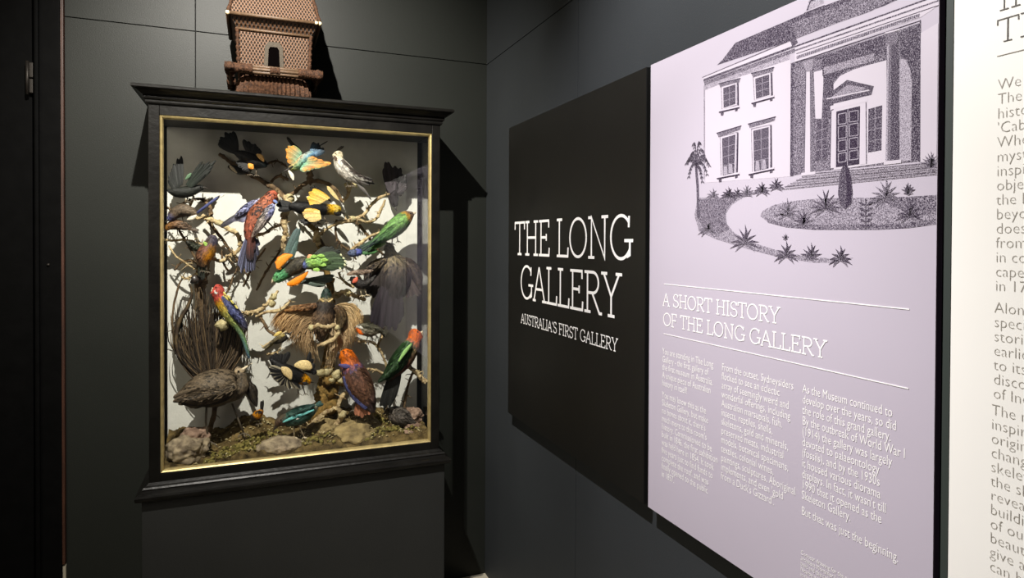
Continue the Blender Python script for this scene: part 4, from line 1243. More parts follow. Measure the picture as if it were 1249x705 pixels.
b = Bird('teal_kingfisher', 'teal-backed bird with a bright turquoise wing line at the bottom centre', -.25, (368, 534))
b.body([(337, 519, 3), (341, 515, 6), (347, 512, 7.5), (356, 510, 10), (366, 507, 10.5), (376, 502.5, 8.5), (383, 498, 5), (387, 494.5, 2)], [(0, (96, 66, 46)), (.2, (92, 66, 48)), (.28, (56, 104, 90)), (.8, (50, 96, 86)), (1, (190, 170, 120))], [(0, (110, 80, 56)), (.3, (90, 84, 64)), (.8, (112, 98, 72)), (1, (206, 184, 140))], -1)
b.wing([(349, 507, 3), (358, 505, 6), (370, 500, 6), (384, 494, 1.4)], [(0, (58, 108, 92)), (1, (42, 84, 76))], 8)
b.patch('turquoise_line', [(345, 515, .8), (356, 510, 2), (370, 505, 2), (383, 500, .8)], (92, 196, 190), 10.5)
b.patch('white_spot', [(361, 511.5, .4), (363, 510.5, 1.1), (365, 510, .4)], (226, 222, 210), 10.5)
b.fan('tail', (380, 499), (384, 496), [(392, 489), (394, 493)], 3, 4, (60, 110, 96), (54, 96, 90), (1, 0))
b.beak((338, 518), (333, 526), 2.6)
b.eye(342.5, 512.5, 6, .9)
b.legs([[(364, 516), (367, 524), (371, 533)], [(358, 518), (359, 533)]], r=.7, m='palebeak')

b = Bird('tiny_orange_bird', 'tiny orange and black bird with cocked tail on the moss', -.235, (314, 518))
b.body([(307, 512, 2), (310, 509, 4.4), (314.5, 505.5, 5.4), (318, 502, 3.6), (319.5, 499, 1.8)], [(0, (34, 28, 26)), (.25, (36, 30, 28)), (.4, (206, 138, 44)), (.8, (222, 150, 52)), (1, (50, 40, 32))])
b.fan('tail', (318, 500), (320.5, 500), [(318.5, 489), (321, 488.5)], 3, 2.2, (40, 34, 30), (34, 30, 28), (0, 0))
b.wing([(311, 504, 1), (316, 503, 2.4), (320, 503, .8)], [(0, (70, 50, 34)), (1, (48, 38, 30))], 4)
b.beak((307.5, 512), (304, 516), .9)
b.eye(309.5, 508, 3.6, .7)
b.legs([[(313, 510), (313, 517)], [(316, 509), (317, 516)]], r=.5, toes=2.2)

b = Bird('mottled_quail', 'grey brown mottled ground bird crouching at the bottom right', -.175, (484, 520))
b.body([(470, 504, 2.5), (474, 502, 5), (480, 504, 9), (488, 508, 10.5), (496, 511.5, 8.5), (504, 515, 4), (509, 517, 1.5)], [(0, (104, 92, 80)), (.4, (100, 90, 80)), (1, (92, 80, 68))])
b.wing([(479, 502, 3), (488, 506, 6), (499, 512, 4), (509, 518, 1)], [(0, (110, 100, 88)), (1, (84, 74, 64))], 7)
b.beak((470, 503.5), (466, 506), 1.4)
b.eye(473.5, 500.8, 4.6, .8)
b.legs([[(486, 516), (484, 523)], [(491, 517), (492, 524)]], r=.6, m='palebeak')

b = Bird('yellow_streaked_honeyeater', 'small dark honeyeater with yellow streaked wings left of the fawn plumes', -.245, (344, 420))
b.body([(353, 407, 2), (350, 409, 4), (345, 412, 5), (339, 415, 4.5), (333, 418, 2.4)], [(0, (44, 40, 34)), (.3, (60, 52, 40)), (1, (80, 70, 50))])
b.wing([(347, 408, 1.5), (341, 411, 3), (333, 416, 1.8), (323, 424, .6)], [(0, (206, 176, 66)), (.4, (120, 104, 60)), (1, (90, 80, 60))], 4)
b.patch('wing_flash', [(344, 405, .8), (339, 407, 2.4), (334, 410, .8)], (218, 184, 62), 4)
b.fan('tail', (335, 416), (334, 419), [(321, 425), (323, 427)], 3, 2.6, (190, 166, 76), (110, 98, 66), (0, 0))
b.patch('white_face', [(349, 408, .5), (351.5, 410, 1.8), (353, 412, .5)], (226, 222, 208), 3.4)
b.beak((353, 407), (358, 404), 1)
b.eye(351.5, 406.5, 3.4, .7)
b.legs([[(343, 416), (342, 424)]], r=.5, m='palebeak')


# ------------------------------------------------------------------ woven model house on the case
HC = Vector((-0.934, -0.197, 2.0755))
hut = thing('model_house', tuple(HC), 'woven brown cane model of a tall-roofed house on top of the case', 'model house')


def frust(name, hx0, hy0, z0, hx1, hy1, z1, m, parent, uvs=True, cap=True):
    w = MB()
    r0 = [Vector((HC.x + sx * hx0, HC.y + sy * hy0, z0)) for sx, sy in ((-1, -1), (1, -1), (1, 1), (-1, 1))]
    r1 = [Vector((HC.x + sx * hx1, HC.y + sy * hy1, z1)) for sx, sy in ((-1, -1), (1, -1), (1, 1), (-1, 1))]
    for i in range(4):
        j = (i + 1) % 4
        w.add([r0[i], r0[j], r1[j], r1[i]], [(0, 1, 2, 3)], smooth=False)
        l0 = (r0[j] - r0[i]).length / 2; l1 = (r1[j] - r1[i]).length / 2
        hh = (((r1[i] + r1[j]) - (r0[i] + r0[j])) / 2).length
        w.uv[i] = [(-l0, 0), (l0, 0), (l1, hh), (-l1, hh)]
    w.add(r0 + r1, [(3, 2, 1, 0), (4, 5, 6, 7)], smooth=False)
    return w.build(name, m, parent)


ZR = 2.186
YFH = HC.y - 0.122
frust('wall', 0.118, 0.116, ZR - 0.01, 0.124, 0.122, 2.312, M['cane'], hut)
frust('flared_eave', 0.125, 0.123, 2.310, 0.150, 0.152, 2.352, M['cane2'], hut)
frust('roof', 0.155, 0.157, 2.354, 0.028, 0.012, 2.90, M['cane'], hut)
w = MB()
for z, hx, hy, r in ((2.353, 0.156, 0.158, 0.0068), (2.311, 0.127, 0.125, 0.005)):
    cs = [Vector((HC.x + sx * hx, HC.y + sy * hy, z)) for sx, sy in ((-1, -1), (1, -1), (1, 1), (-1, 1))]
    for i in range(4):
        w = MB(); w.tube([cs[i], (cs[i] + cs[(i + 1) % 4]) / 2, cs[(i + 1) % 4]], r, 10); w.build('eave_pole', M['rod'], hut)
w = MB()
for sx, sy in ((-1, -1), (1, -1), (1, 1), (-1, 1)):
    n_ = 40
    pts = []
    for i in range(n_):
        k = i / (n_ - 1)
        pts.append(Vector((HC.x + sx * (0.155 + (0.028 - 0.155) * k), HC.y + sy * (0.157 + (0.012 - 0.157) * k), 2.354 + 0.546 * k)))
    w.tube(pts, [0.0065 + 0.0015 * math.sin(i * 1.9) for i in range(n_)], 8)
    pts = [Vector((HC.x + sx * (0.121 + 0.005 * k), HC.y + sy * (0.119 + 0.005 * k), ZR - 0.01 + 0.136 * k)) for k in [i / 19 for i in range(20)]]
    w.tube(pts, [0.0062 + 0.002 * math.sin(i * 2.1) for i in range(20)], 8)
w.build('corner_binding', M['fibre'], hut)
for sx in (-1, 1):
    w = MB(); w.blob((HC.x + sx * 0.155, HC.y - 0.158, 2.353), (0.0078,) * 3, 2, 0.2); w.build('shell_tip', M['bone'], hut)
w = MB(); w.blob((HC.x + 0.143, HC.y - 0.161, 2.353), (0.007,) * 3, 2, 0.2, seed=3); w.build('shell_tip', M['bone'], hut)
# doorway in the front wall
dx0 = at(334, 70, YFH); dtop = at(334, 57, YFH - 0.002).z
DX = dx0.x
w = MB()
out = [(-0.034, ZR - 0.012), (-0.031, dtop - 0.002), (-0.018, dtop + 0.016), (0.018, dtop + 0.016), (0.031, dtop - 0.002), (0.034, ZR - 0.012)]
inn = [(-0.021, ZR - 0.012), (-0.018, dtop - 0.012), (-0.012, dtop - 0.002), (0.012, dtop - 0.002), (0.018, dtop - 0.012), (0.021, ZR - 0.012)]
rings = []
for (ox, oz), (ix, iz) in zip(out, inn):
    y0, y1 = YFH + 0.011, YFH - 0.004
    rings.append([Vector((DX + ox, y0, oz)), Vector((DX + ox, y1, oz)), Vector((DX + ix, y1, iz)), Vector((DX + ix, y0, iz))])
w.rings(rings, None, closed=True, cap=True, smooth=False)
dr = w.build('door_rim', M['rim'], hut)
w = MB()
w.rings([[Vector((DX + x, YFH + 0.0005, z)) for x, z in inn], [Vector((DX + x, YFH + 0.006, z)) for x, z in inn]], None, smooth=False)
w.build('doorway', M['door_shade'], dr)  # shallow black slab, the shade of the opening is in its colour
# rolled fibre collar and flared skirt
w = MB()
hx, hy = 0.150, 0.146
ring = [Vector((HC.x + sx * hx, HC.y + sy * hy, ZR - 0.02)) for sx, sy in ((-1, -1), (1, -1), (1, 1), (-1, 1))]
for i in range(4):
    a_, b_ = ring[i], ring[(i + 1) % 4]
    for dz, dy in ((0.009, 0.0), (-0.001, -0.004), (-0.011, 0.0)):
        dirv = (b_ - a_).normalized(); nrm = Vector((dirv.y, -dirv.x, 0))
        off = nrm * (0.004 if dy else 0) + Vector((0, 0, dz))
        w = MB()
        w.tube([a_ + off, (a_ + b_) / 2 + off, b_ + off], 0.0062, 8)
        w.build('collar_rod', M['rod'], hut)
w = MB()
for i in range(4):
    a_, b_ = ring[i], ring[(i + 1) % 4]
    ln = (b_ - a_).length; dv = (b_ - a_).normalized()
    for s0, s1, amp in ((-0.016, 0.075, 1.0), (ln / 2 - 0.017, ln / 2 + 0.017, .8), (ln - 0.07, ln + 0.016, 1.0)):
        n_ = 30
        pts = [a_ + dv * (s0 + (s1 - s0) * k / (n_ - 1)) for k in range(n_)]
        w = MB()
        w.tube(pts, [(0.020 * amp * min(1, .55 + 1.4 * math.sin(math.pi * min(max(k / (n_ - 1), .08), .92)) ** .7)) * (1 + 0.09 * math.sin(k * 2.4)) * 0.82 for k in range(n_)], 14, rough=0.12)
        w.build('collar_binding', M['fibre'], hut)
w = MB()
pr_ = [(0.106, 0.106, ZR - 0.03), (0.120, 0.118, ZR - 0.046), (0.128, 0.126, ZR - 0.068), (0.130, 0.128, ZR - 0.09), (0.127, 0.125, 2.0760)]
rings = []
NS = 120
for hx_, hy_, z_ in pr_:
    r_ = []
    for k in range(NS):
        a_ = 2 * math.pi * k / NS
        c_, s_ = math.cos(a_), math.sin(a_)
        m_ = max(abs(c_) ** 1, abs(s_) ** 1)
        sq = (abs(c_) ** 6 + abs(s_) ** 6) ** (-1 / 6)
        j_ = 1 + (0.035 if k % 2 else -0.02)
        r_.append(Vector((HC.x + hx_ * c_ * sq * j_, HC.y + hy_ * s_ * sq * j_, z_)))
    rings.append(r_)
w.rings(rings, None, smooth=False)
w.build('thatch_skirt', M['fibre'], hut)


# ------------------------------------------------------------------ lettering
def arc(cx, cy, rx, ry, a0, a1, n=18):
    return [(cx + rx * math.cos(math.radians(a0 + (a1 - a0) * i / n)), cy + ry * math.sin(math.radians(a0 + (a1 - a0) * i / n))) for i in range(n + 1)]


GL = {
    'A': (.72, [[(.07, 0), (.35, 1)], [(.35, 1), (.65, 0)], [(.16, .34), (.54, .34)], [(0, 0), (.17, 0)], [(.52, 0), (.74, 0)]]),
    'C': (.70, [arc(.40, .5, .32, .5, 40, 325, 26), [(.645, .70), (.66, .98)]]),
    'D': (.74, [[(.12, 0), (.12, 1)], [(.02, 0), (.32, 0)] + arc(.32, .5, .36, .5, -90, 90)[1:] + [(.02, 1)]]),
    'E': (.62, [[(.14, 0), (.14, 1)], [(.03, 1), (.54, 1), (.545, .80)], [(.14, .52), (.42, .52)], [(.42, .42), (.42, .62)], [(.03, 0), (.56, 0), (.575, .22)]]),
    'F': (.58, [[(.14, 0), (.14, 1)], [(.03, 1), (.53, 1), (.535, .78)], [(.14, .50), (.42, .50)], [(.42, .40), (.42, .60)], [(.03, 0), (.28, 0)]]),
    'G': (.78, [arc(.41, .5, .34, .5, 42, 330, 28), [(.66, .72), (.67, .98)], [(.70, .42), (.70, .10), (.60, .05)], [(.52, .42), (.80, .42)]]),
    'H': (.78, [[(.15, 0), (.15, 1)], [(.63, 0), (.63, 1)], [(.15, .52), (.63, .52)], [(.03, 0), (.27, 0)], [(.03, 1), (.27, 1)], [(.51, 0), (.75, 0)], [(.51, 1), (.75, 1)]]),
    'I': (.32, [[(.16, 0), (.16, 1)], [(.04, 0), (.28, 0)], [(.04, 1), (.28, 1)]]),
    'L': (.58, [[(.15, 0), (.15, 1)], [(.03, 1), (.28, 1)], [(.03, 0), (.54, 0), (.555, .24)]]),
    'N': (.80, [[(.15, 0), (.15, 1), (.65, 0), (.65, 1)], [(.03, 0), (.27, 0)], [(.02, 1), (.16, 1)], [(.53, 1), (.77, 1)]]),
    'O': (.80, [arc(.40, .5, .345, .5, 0, 360, 32)]),
    'R': (.70, [[(.15, 0), (.15, 1)], [(.03, 1), (.36, 1)] + arc(.36, .74, .22, .26, 90, -90)[1:] + [(.15, .48)], [(.34, .48), (.62, 0), (.72, 0)], [(.03, 0), (.28, 0)]]),
    'S': (.58, [arc(.29, .75, .21, .25, 35, 270, 16) + arc(.29, .25, .23, .25, 90, -145, 18)[1:], [(.475, .78), (.485, .98)], [(.075, .02), (.07, .26)]]),
    'T': (.64, [[(.32, 0), (.32, 1)], [(.025, .78), (.03, 1), (.61, 1), (.615, .78)], [(.20, 0), (.44, 0)]]),
    'U': (.74, [[(.14, 1), (.14, .28)] + arc(.37, .28, .23, .28, 180, 360)[1:] + [(.60, 1)], [(.02, 1), (.26, 1)], [(.48, 1), (.72, 1)]]),
    'Y': (.70, [[(.08, 1), (.35, .46), (.62, 1)], [(.35, .46), (.35, 0)], [(-.02, 1), (.20, 1)], [(.50, 1), (.72, 1)], [(.23, 0), (.47, 0)]]),
    'M': (.92, [[(.14, 0), (.14, 1), (.46, .1), (.78, 1), (.78, 0)], [(.03, 0), (.25, 0)], [(.02, 1), (.14, 1)], [(.67, 0), (.89, 0)], [(.78, 1), (.90, 1)]]),
    "'": (.20, [[(.10, 1), (.08, .74)]]),
    ' ': (.30, []),
}


def ribbon(w, pts, hw, T):
    """flat stroke of half width hw along pts; T maps a 2-D point to the wall"""
    P = [Vector(p) for p in pts]
    n = len(P); vs = []
    for i in range(n):
        a = (P[i] - P[i - 1]) if i else None
        c = (P[i + 1] - P[i]) if i < n - 1 else None
        if a is None: d = c.normalized(); m = Vector((-d.y, d.x)); k = 1
        elif c is None: d = a.normalized(); m = Vector((-d.y, d.x)); k = 1
        else:
            n1 = Vector((-a.y, a.x)).normalized(); n2 = Vector((-c.y, c.x)).normalized()
            m = n1 + n2
            if m.length < 1e-5: m = n1.copy()
            m.normalize(); k = min(1 / max(m.dot(n1), 0.3), 2.2)
        p = P[i]
        vs += [T(p + m * hw * k), T(p - m * hw * k)]
    w.add(vs, [(2 * i, 2 * i + 1, 2 * i + 3, 2 * i + 2) for i in range(n - 1)], smooth=False)


def words(name, parent, m, text, y0, y1, *a, **k):
    """one part per word of a line"""
    tot = sum(GL[c][0] for c in text)
    kx = (y0 - y1) / tot; x = 0.0
    for wd_ in text.split(' '):
        wl = sum(GL[c][0] for c in wd_)
        w = MB(); serif_line(w, wd_, y0 - x * kx, y0 - (x + wl) * kx, *a, **k); w.build(name, M[m], parent)
        x += wl + GL[' '][0]


lay_ = [0]


def serif_line(w, text, y0, y1, z0, cap, X, hw=0.043):
    tot = sum(GL[c][0] for c in text)
    k = (y0 - y1) / tot
    x = 0.0
    for c in text:
        adv, strokes = GL[c]
        for s in strokes:
            # strokes are drawn in metres so every stroke keeps one thickness
            pts = [((x + px) * k, pz * cap) for px, pz in s]
            lay_[0] = (lay_[0] + 1) % 9
            ribbon(w, pts, hw * cap, lambda p: Vector((X - 0.00004 * lay_[0], y0 - p.x, z0 + p.y)))
        x += adv


THIN = 0.003


def sans_mesh(text, size):
    cu = bpy.data.curves.new('lettering', 'FONT')
    cu.body = text; cu.size = size; cu.resolution_u = 2
    cu.offset = -THIN * size
    o = bpy.data.objects.new('lettering', cu)
    COL.objects.link(o)
    dg = bpy.context.evaluated_depsgraph_get()
    me = bpy.data.meshes.new_from_object(o.evaluated_get(dg))
    vs = [v.co.copy() for v in me.vertices]; fs = [tuple(p.vertices) for p in me.polygons]
    bpy.data.objects.remove(o); bpy.data.curves.remove(cu); bpy.data.meshes.remove(me)
    return vs, fs


def sans_column(w, lines, y0, ztop, lead, size, X, width=None):
    """lines set from y0 to the right, first baseline at ztop; longest line fills width"""
    got = []; mx = 0
    for t_ in lines:
        if t_.strip():
            vs, fs = sans_mesh(t_, size)
            mx = max(mx, max(v.x for v in vs))
        else: vs, fs = [], []
        got.append((vs, fs))
    k = (width / mx) if width else 0.9
    z = ztop
    for t_, (vs, fs) in zip(lines, got):
        if vs: w.add([Vector((X, y0 - v.x * k, z + v.y)) for v in vs], fs, smooth=False)
        z -= lead if t_.strip() else lead * 0.5


# ------------------------------------------------------------------ the three wall panels
XP = -0.033
ZP0, ZP1 = 0.849, 2.020


def panel(name, y0, y1, face, edge, label):
    t = thing(name, (0, (y0 + y1) / 2, ZP0), label, 'sign panel')
    w = MB(); w.box((XP + 0.0012, y0, ZP0), (XP + 0.013, y1, ZP1), 0.0004); w.build('board', M[edge], t)
    w = MB(); w.box((XP, y0 - 0.0006, ZP0 + 0.0006), (XP + 0.0014, y1 + 0.0006, ZP1 - 0.0006)); w.build('face_print', M[face], t)
    w = MB()
    for z in (ZP0 + 0.15, ZP1 - 0.15):
        w.box((XP + 0.0128, y0 - 0.12, z - 0.03), (0.0, y1 + 0.12, z + 0.03))
    w.build('mounting_batten', M['bedge'], t)
    return t


XT = XP - 0.0006
bp_ = panel('title_panel', -0.368, -1.362, 'bpanel', 'bedge', 'square black wall panel with the gallery title in white capitals')
words('title_word', bp_, 'white', 'THE LONG', -0.436, -1.300, 1.505, 0.1235, XT, .037)
words('title_word', bp_, 'white', 'GALLERY', -0.494, -1.244, 1.336, 0.1235, XT, .037)
words('subtitle_word', bp_, 'white', "AUSTRALIA'S FIRST GALLERY", -0.504, -1.226, 1.237, 0.0365, XT, .046)

lp = panel('history_panel', -1.382, -2.152, 'lav', 'lavedge', 'pale lavender wall panel with an engraved mansion and a short history text')
words('heading_word', lp, 'white', 'A SHORT HISTORY', -1.443, -1.838, 1.391, 0.0315, XT, .046)
words('heading_word', lp, 'white', 'OF THE LONG GALLERY', -1.445, -1.951, 1.341, 0.0315, XT, .046)
for z in (1.446, 1.319):
    w = MB(); w.box((XT - 0.0002, -1.448, z - 0.0008), (XT + 0.0004, -2.109, z + 0.0008)); w.build('rule', M['white'], lp)
c1 = ['You are standing in The Long', 'Gallery - the first gallery of', 'the first museum in Australia.', 'A unique piece of Australian', 'history in itself!', '',
      'You may know this as the', 'Skeleton Gallery, but make', "no bones about it, there's", "much more to this room's", 'history. Commissioned to be', 'built in 1846, the first exhibition', 'was held here in 1854. It took', 'five years just to find funds to', 'complete the roof, and was', 'finally opened to the public', 'in 1857.']
c2 = ['From the outset, Sydneysiders', 'flocked to see an eclectic', 'array of seemingly weird and', 'wonderful offerings, including', 'Australian marsupials, fish,', 'insects, reptiles, shells,', 'skeletons, gold and minerals,', 'preserved meats, industrial', 'models, botanical specimens,', 'textiles, colonial wines,', 'paintings, sculptures, Aboriginal', "implements, and even 'gold", "from a Duck's Gizzard'."]
c3 = ['As the Museum continued to', 'develop over the years, so did', 'the role of this grand gallery.', 'By the outbreak of World War I', '(1914) the gallery was largely', 'devoted to palaeontology', '(fossils), and by the 1930s', 'it housed various diorama', "displays. In fact, it wasn't till", '1990 that it opened as the', 'Skeleton Gallery.', '', 'But that was just the beginning.']
SZ = 0.0235
for ln_, y_, wd_ in ((c1, -1.443, 0.213), (c2, -1.668, 0.212), (c3, -1.896, 0.208)):
    w = MB(); sans_column(w, ln_, y_, 1.2665, 0.0203, SZ, XT, wd_); w.build('text_column', M['white'], lp)
w = MB()
sans_column(w, ['Concept drawing for the new Colonial', 'architect Mortimer Lewis, who', 'built and the colony to the', 'Nearby was the museum', 'in the 1840s.'], -1.895, 0.956, 0.0105, 0.0125, XT, 0.15)
w.build('caption', M['white'], lp)

wp = panel('introduction_panel', -2.174, -3.12, 'cream', 'greenedge', 'off-white wall panel with grey introduction text, cut off at the right edge')
w = MB(); w.box((XP, -2.1625, ZP0), (XP + 0.02, -2.1735, ZP1), 0.0005); w.build('edge_strip', M['greenedge'], wp)
words('heading_word', wp, 'darkgrey', 'IN', -2.236, -2.289, 1.878, 0.0315, XT, .026)
words('heading_word', wp, 'darkgrey', 'THE', -2.234, -2.327, 1.8335, 0.0315, XT, .026)
w = MB(); w.box((XT - 0.0002, -2.235, 1.8145), (XT + 0.0004, -3.05, 1.8155)); w.build('rule', M['grey'], wp)
c4 = ['We are in', 'The Long', 'history of', "'Cabinet", 'Where the', 'mystery and', 'inspired', 'objects of', 'the Museum', 'beyond it', 'does not', 'from New', 'in corners', 'cape and', 'in 1770.']
c5 = ['Along with', 'specimens', 'stories of', 'earliest', 'to its own', 'discovery', 'of India.']
c6 = ['The new', 'inspiration', 'origins of', 'changing', 'skeletons', 'the skill', 'revealed', 'buildings', 'of our most', 'beautiful', 'give a view', 'can be seen']
THIN = 0.020
w = MB()
sans_column(w, c4, -2.236, 1.767, 0.02015, 0.0225, XT)
sans_column(w, c5, -2.235, 1.454, 0.02015, 0.0225, XT)
sans_column(w, c6, -2.233, 1.309, 0.0202, 0.0225, XT)
w.build('text_column', M['grey'], wp)

# ------------------------------------------------------------------ the printed mansion on the history panel
LAY = [0]


def S(x, y):
    """a point read off an enlarged view of the photograph"""
    return (790 + x / 2.073, y / 2.073)


class Print:
    def __init__(self):
        self.q = {}

    def w(self, m):
        return self.q.setdefault(m, MB())

    def X(self, lay):
        return XP - 0.0002 - 0.00012 * lay

    def poly(self, m, pts, lay=0):
        vs = [onwall(*S(*p), self.X(lay)) for p in pts]
        for v in vs:
            v.z = min(v.z, ZP1 - 0.001); v.y = max(min(v.y, -1.384), -2.1505)
        self.w(m).add(vs, [tuple(range(len(vs)))], smooth=False)

    def line(self, m, pts, wd_, lay=2):
        for a_, b_ in zip(pts, pts[1:]):
            A = Vector(a_); B = Vector(b_)
            d = (B - A)
            if d.length < 1e-6: continue
            d.normalize(); nn = Vector((-d.y, d.x)) * wd_ / 2
            self.poly(m, [tuple(A + nn), tuple(B + nn), tuple(B - nn), tuple(A - nn)], lay)

    def leaf(self, m, x, y, dx, dy, wd_, lay=3, bend=0.0):
        A = Vector((x, y)); B = A + Vector((dx, dy)); d = B - A
        n_ = Vector((-d.y, d.x)).normalized()
        mid = (A + B) / 2 + n_ * bend
        self.poly(m, [tuple(A), tuple(mid + n_ * wd_), tuple(B), tuple(mid - n_ * wd_)], lay)

    def plant(self, m, x, y, h, n, spread, wd_=3.0, droop=0.25):
        for i in range(n):
            a_ = -spread / 2 + spread * i / max(n - 1, 1)
            ln = h * (0.75 + 0.25 * math.cos(a_))
            self.leaf(m, x, y, math.sin(a_) * ln, -math.cos(a_) * ln + abs(math.sin(a_)) * h * droop, wd_, 4, bend=-wd_ * 1.2 * (1 if a_ > 0 else -1))


p = Print()
# roofs
p.poly('ink_dark', [(175, 165), (190, 150), (222, 108), (365, 47), (395, 34), (480, 2), (560, -30), (660, -60), (720, -40), (600, 14), (480, 58), (365, 102)], 0)
p.poly('ink_mid', [(365, 60), (480, 14), (640, -45), (700, -40), (560, 30), (480, 58), (372, 98)], 1)
p.poly('ink_light', [(400, 28), (408, 0), (414, -12), (440, -20), (446, 8)], 1)
p.line('ink_solid', [(403, 26), (412, 2), (440, -8)], 2.5)
p.line('ink_solid', [(396, 34), (448, 14)], 3)
# left cornice
p.poly('ink_paper', [(140, 196), (365, 103), (380, 112), (380, 122), (142, 206)], 1)
p.poly('ink_dark', [(141, 200), (372, 114), (372, 120), (141, 206)], 2)
p.poly('ink_mid', [(142, 206), (372, 122), (372, 132), (144, 216)], 2)
p.line('ink_dark', [(138, 196), (366, 100)], 2)
p.line('ink_half', [(143, 216), (143, 452)], 2)
p.poly('ink_light', [(144, 216), (200, 196), (360, 134), (360, 150), (200, 206), (146, 228)], 1)
# front of the main block
p.poly('ink_paper', [(146, 218), (361, 136), (361, 446), (146, 462)], 0)
# pier beside the portico
p.poly('ink_mid', [(362, 160), (398, 148), (398, 438), (360, 446)], 1)
p.poly('ink_dark', [(362, 160), (369, 158), (368, 445), (360, 446)], 2)
p.poly('ink_dark', [(358, 96), (372, 90), (380, 108), (366, 120)], 2)
# entablature of the portico
p.poly('ink_paper', [(372, 120), (740, -12), (740, 12), (690, 44), (372, 160)], 1)
p.line('ink_dark', [(372, 118), (740, -14)], 4)
p.line('ink_mid', [(372, 128), (740, 0)], 4)
p.line('ink_solid', [(376, 136), (740, 12)], 2)
p.poly('ink_half', [(376, 142), (688, 34), (688, 44), (376, 150)], 2)
for i in range(64):
    k = i / 63
    p.line('ink_solid', [(380 + 304 * k, 141 - 106 * k), (380 + 304 * k, 148 - 106 * k)], 1.4, 3)
p.line('ink_solid', [(374, 158), (690, 52)], 2.4)
# recess behind the columns
p.poly('ink_mid', [(398, 152), (688, 58), (688, 408), (398, 437)], 1)
p.poly('ink_dark', [(418, 150), (602, 88), (602, 130), (560, 150), (500, 176), (470, 205), (468, 300), (440, 300), (440, 150)], 2)
p.poly('ink_dark', [(636, 84), (688, 62), (688, 405), (668, 406), (668, 190), (655, 150), (640, 142)], 2)
p.poly('ink_paper', [(470, 212), (486, 192), (520, 176), (560, 164), (604, 152), (604, 410), (470, 430)], 3)
p.poly('ink_paper', [(420, 182), (444, 176), (444, 212), (440, 300), (424, 300)], 3)
p.poly('ink_light', [(637, 148), (652, 150), (664, 175), (668, 210), (666, 406), (637, 408)], 3)
p.line('ink_dark', [(443, 168), (575, 131), (575, 155), (443, 192), (443, 168)], 2.4, 4)
p.poly('ink_half', [(446, 170), (573, 134), (573, 153), (446, 189)], 3)
# left column
p.poly('ink_paper', [(400, 178), (416, 176), (418, 434), (395, 437)], 4)
p.poly('ink_mid', [(410, 178), (417, 176), (418, 434), (411, 435)], 5)
p.line('ink_dark', [(400, 178), (396, 437)], 1.8, 5)
p.poly('ink_half', [(390, 158), (420, 148), (418, 166), (414, 180), (402, 182), (396, 170)], 5)
p.poly('ink_paper', [(388, 437), (424, 433), (424, 440), (388, 445)], 5)
# right column
p.poly('ink_light', [(606, 112), (632, 106), (636, 406), (601, 410)], 4)
p.poly('ink_dark', [(616, 112), (632, 107), (636, 406), (614, 408)], 5)
p.poly('ink_mid', [(610, 112), (617, 110), (615, 408), (606, 409)], 5)
p.poly('ink_mid', [(599, 86), (636, 76), (634, 94), (630, 110), (608, 114), (602, 100)], 6)
p.poly('ink_paper', [(600, 82), (637, 72), (637, 78), (600, 89)], 6)
p.poly('ink_paper', [(597, 408), (641, 403), (641, 412), (597, 417)], 6)
# doorway
p.poly('ink_dark', [(449, 244), (504, 202), (572, 218), (566, 240), (454, 266)], 4)
p.poly('ink_half', [(466, 244), (506, 214), (552, 222), (540, 232), (468, 252)], 5)
p.line('ink_paper', [(452, 250), (560, 228)], 3, 6)
p.poly('ink_paper', [(462, 268), (556, 246), (556, 256), (462, 278)], 5)
p.poly('ink_paper', [(464, 280), (476, 277), (474, 424), (462, 426)], 5)
p.poly('ink_paper', [(538, 262), (552, 258), (552, 414), (536, 416)], 5)
p.line('ink_dark', [(464, 280), (461, 426)], 2, 6)
p.line('ink_dark', [(552, 258), (553, 414)], 2, 6)
p.poly('ink_solid', [(477, 282), (537, 268), (535, 415), (476, 423)], 5)
for c0_, c1_ in ((482, 502), (510, 532)):
    for (a0, a1) in ((290, 316), (322, 352), (358, 384), (390, 412)):
        sk = -(c0_ - 477) * .22
        p.line('ink_light', [(c0_, a0 + sk), (c1_, a0 + sk - 4), (c1_, a1 + sk - 3), (c0_, a1 + sk), (c0_, a0 + sk)], 2.0, 6)
p.line('ink_light', [(506, 276), (505, 418)], 1.6, 6)
# side windows by the door
for pts in ([(428, 306), (455, 298), (453, 401), (426, 406)], [(558, 276), (593, 266), (591, 380), (557, 386)]):
    p.poly('ink_dark', pts, 4)
    (xa, ya), (xb, yb), (xc, yc), (xd, yd) = pts
    p.line('ink_half', [((xa + xb) / 2, (ya + yb) / 2), ((xc + xd) / 2, (yc + yd) / 2)], 1.6, 5)
    for k in (.25, .5, .75):
        p.line('ink_half', [(xa + (xd - xa) * k, ya + (yd - ya) * k), (xb + (xc - xb) * k, yb + (yc - yb) * k)], 1.6, 5)


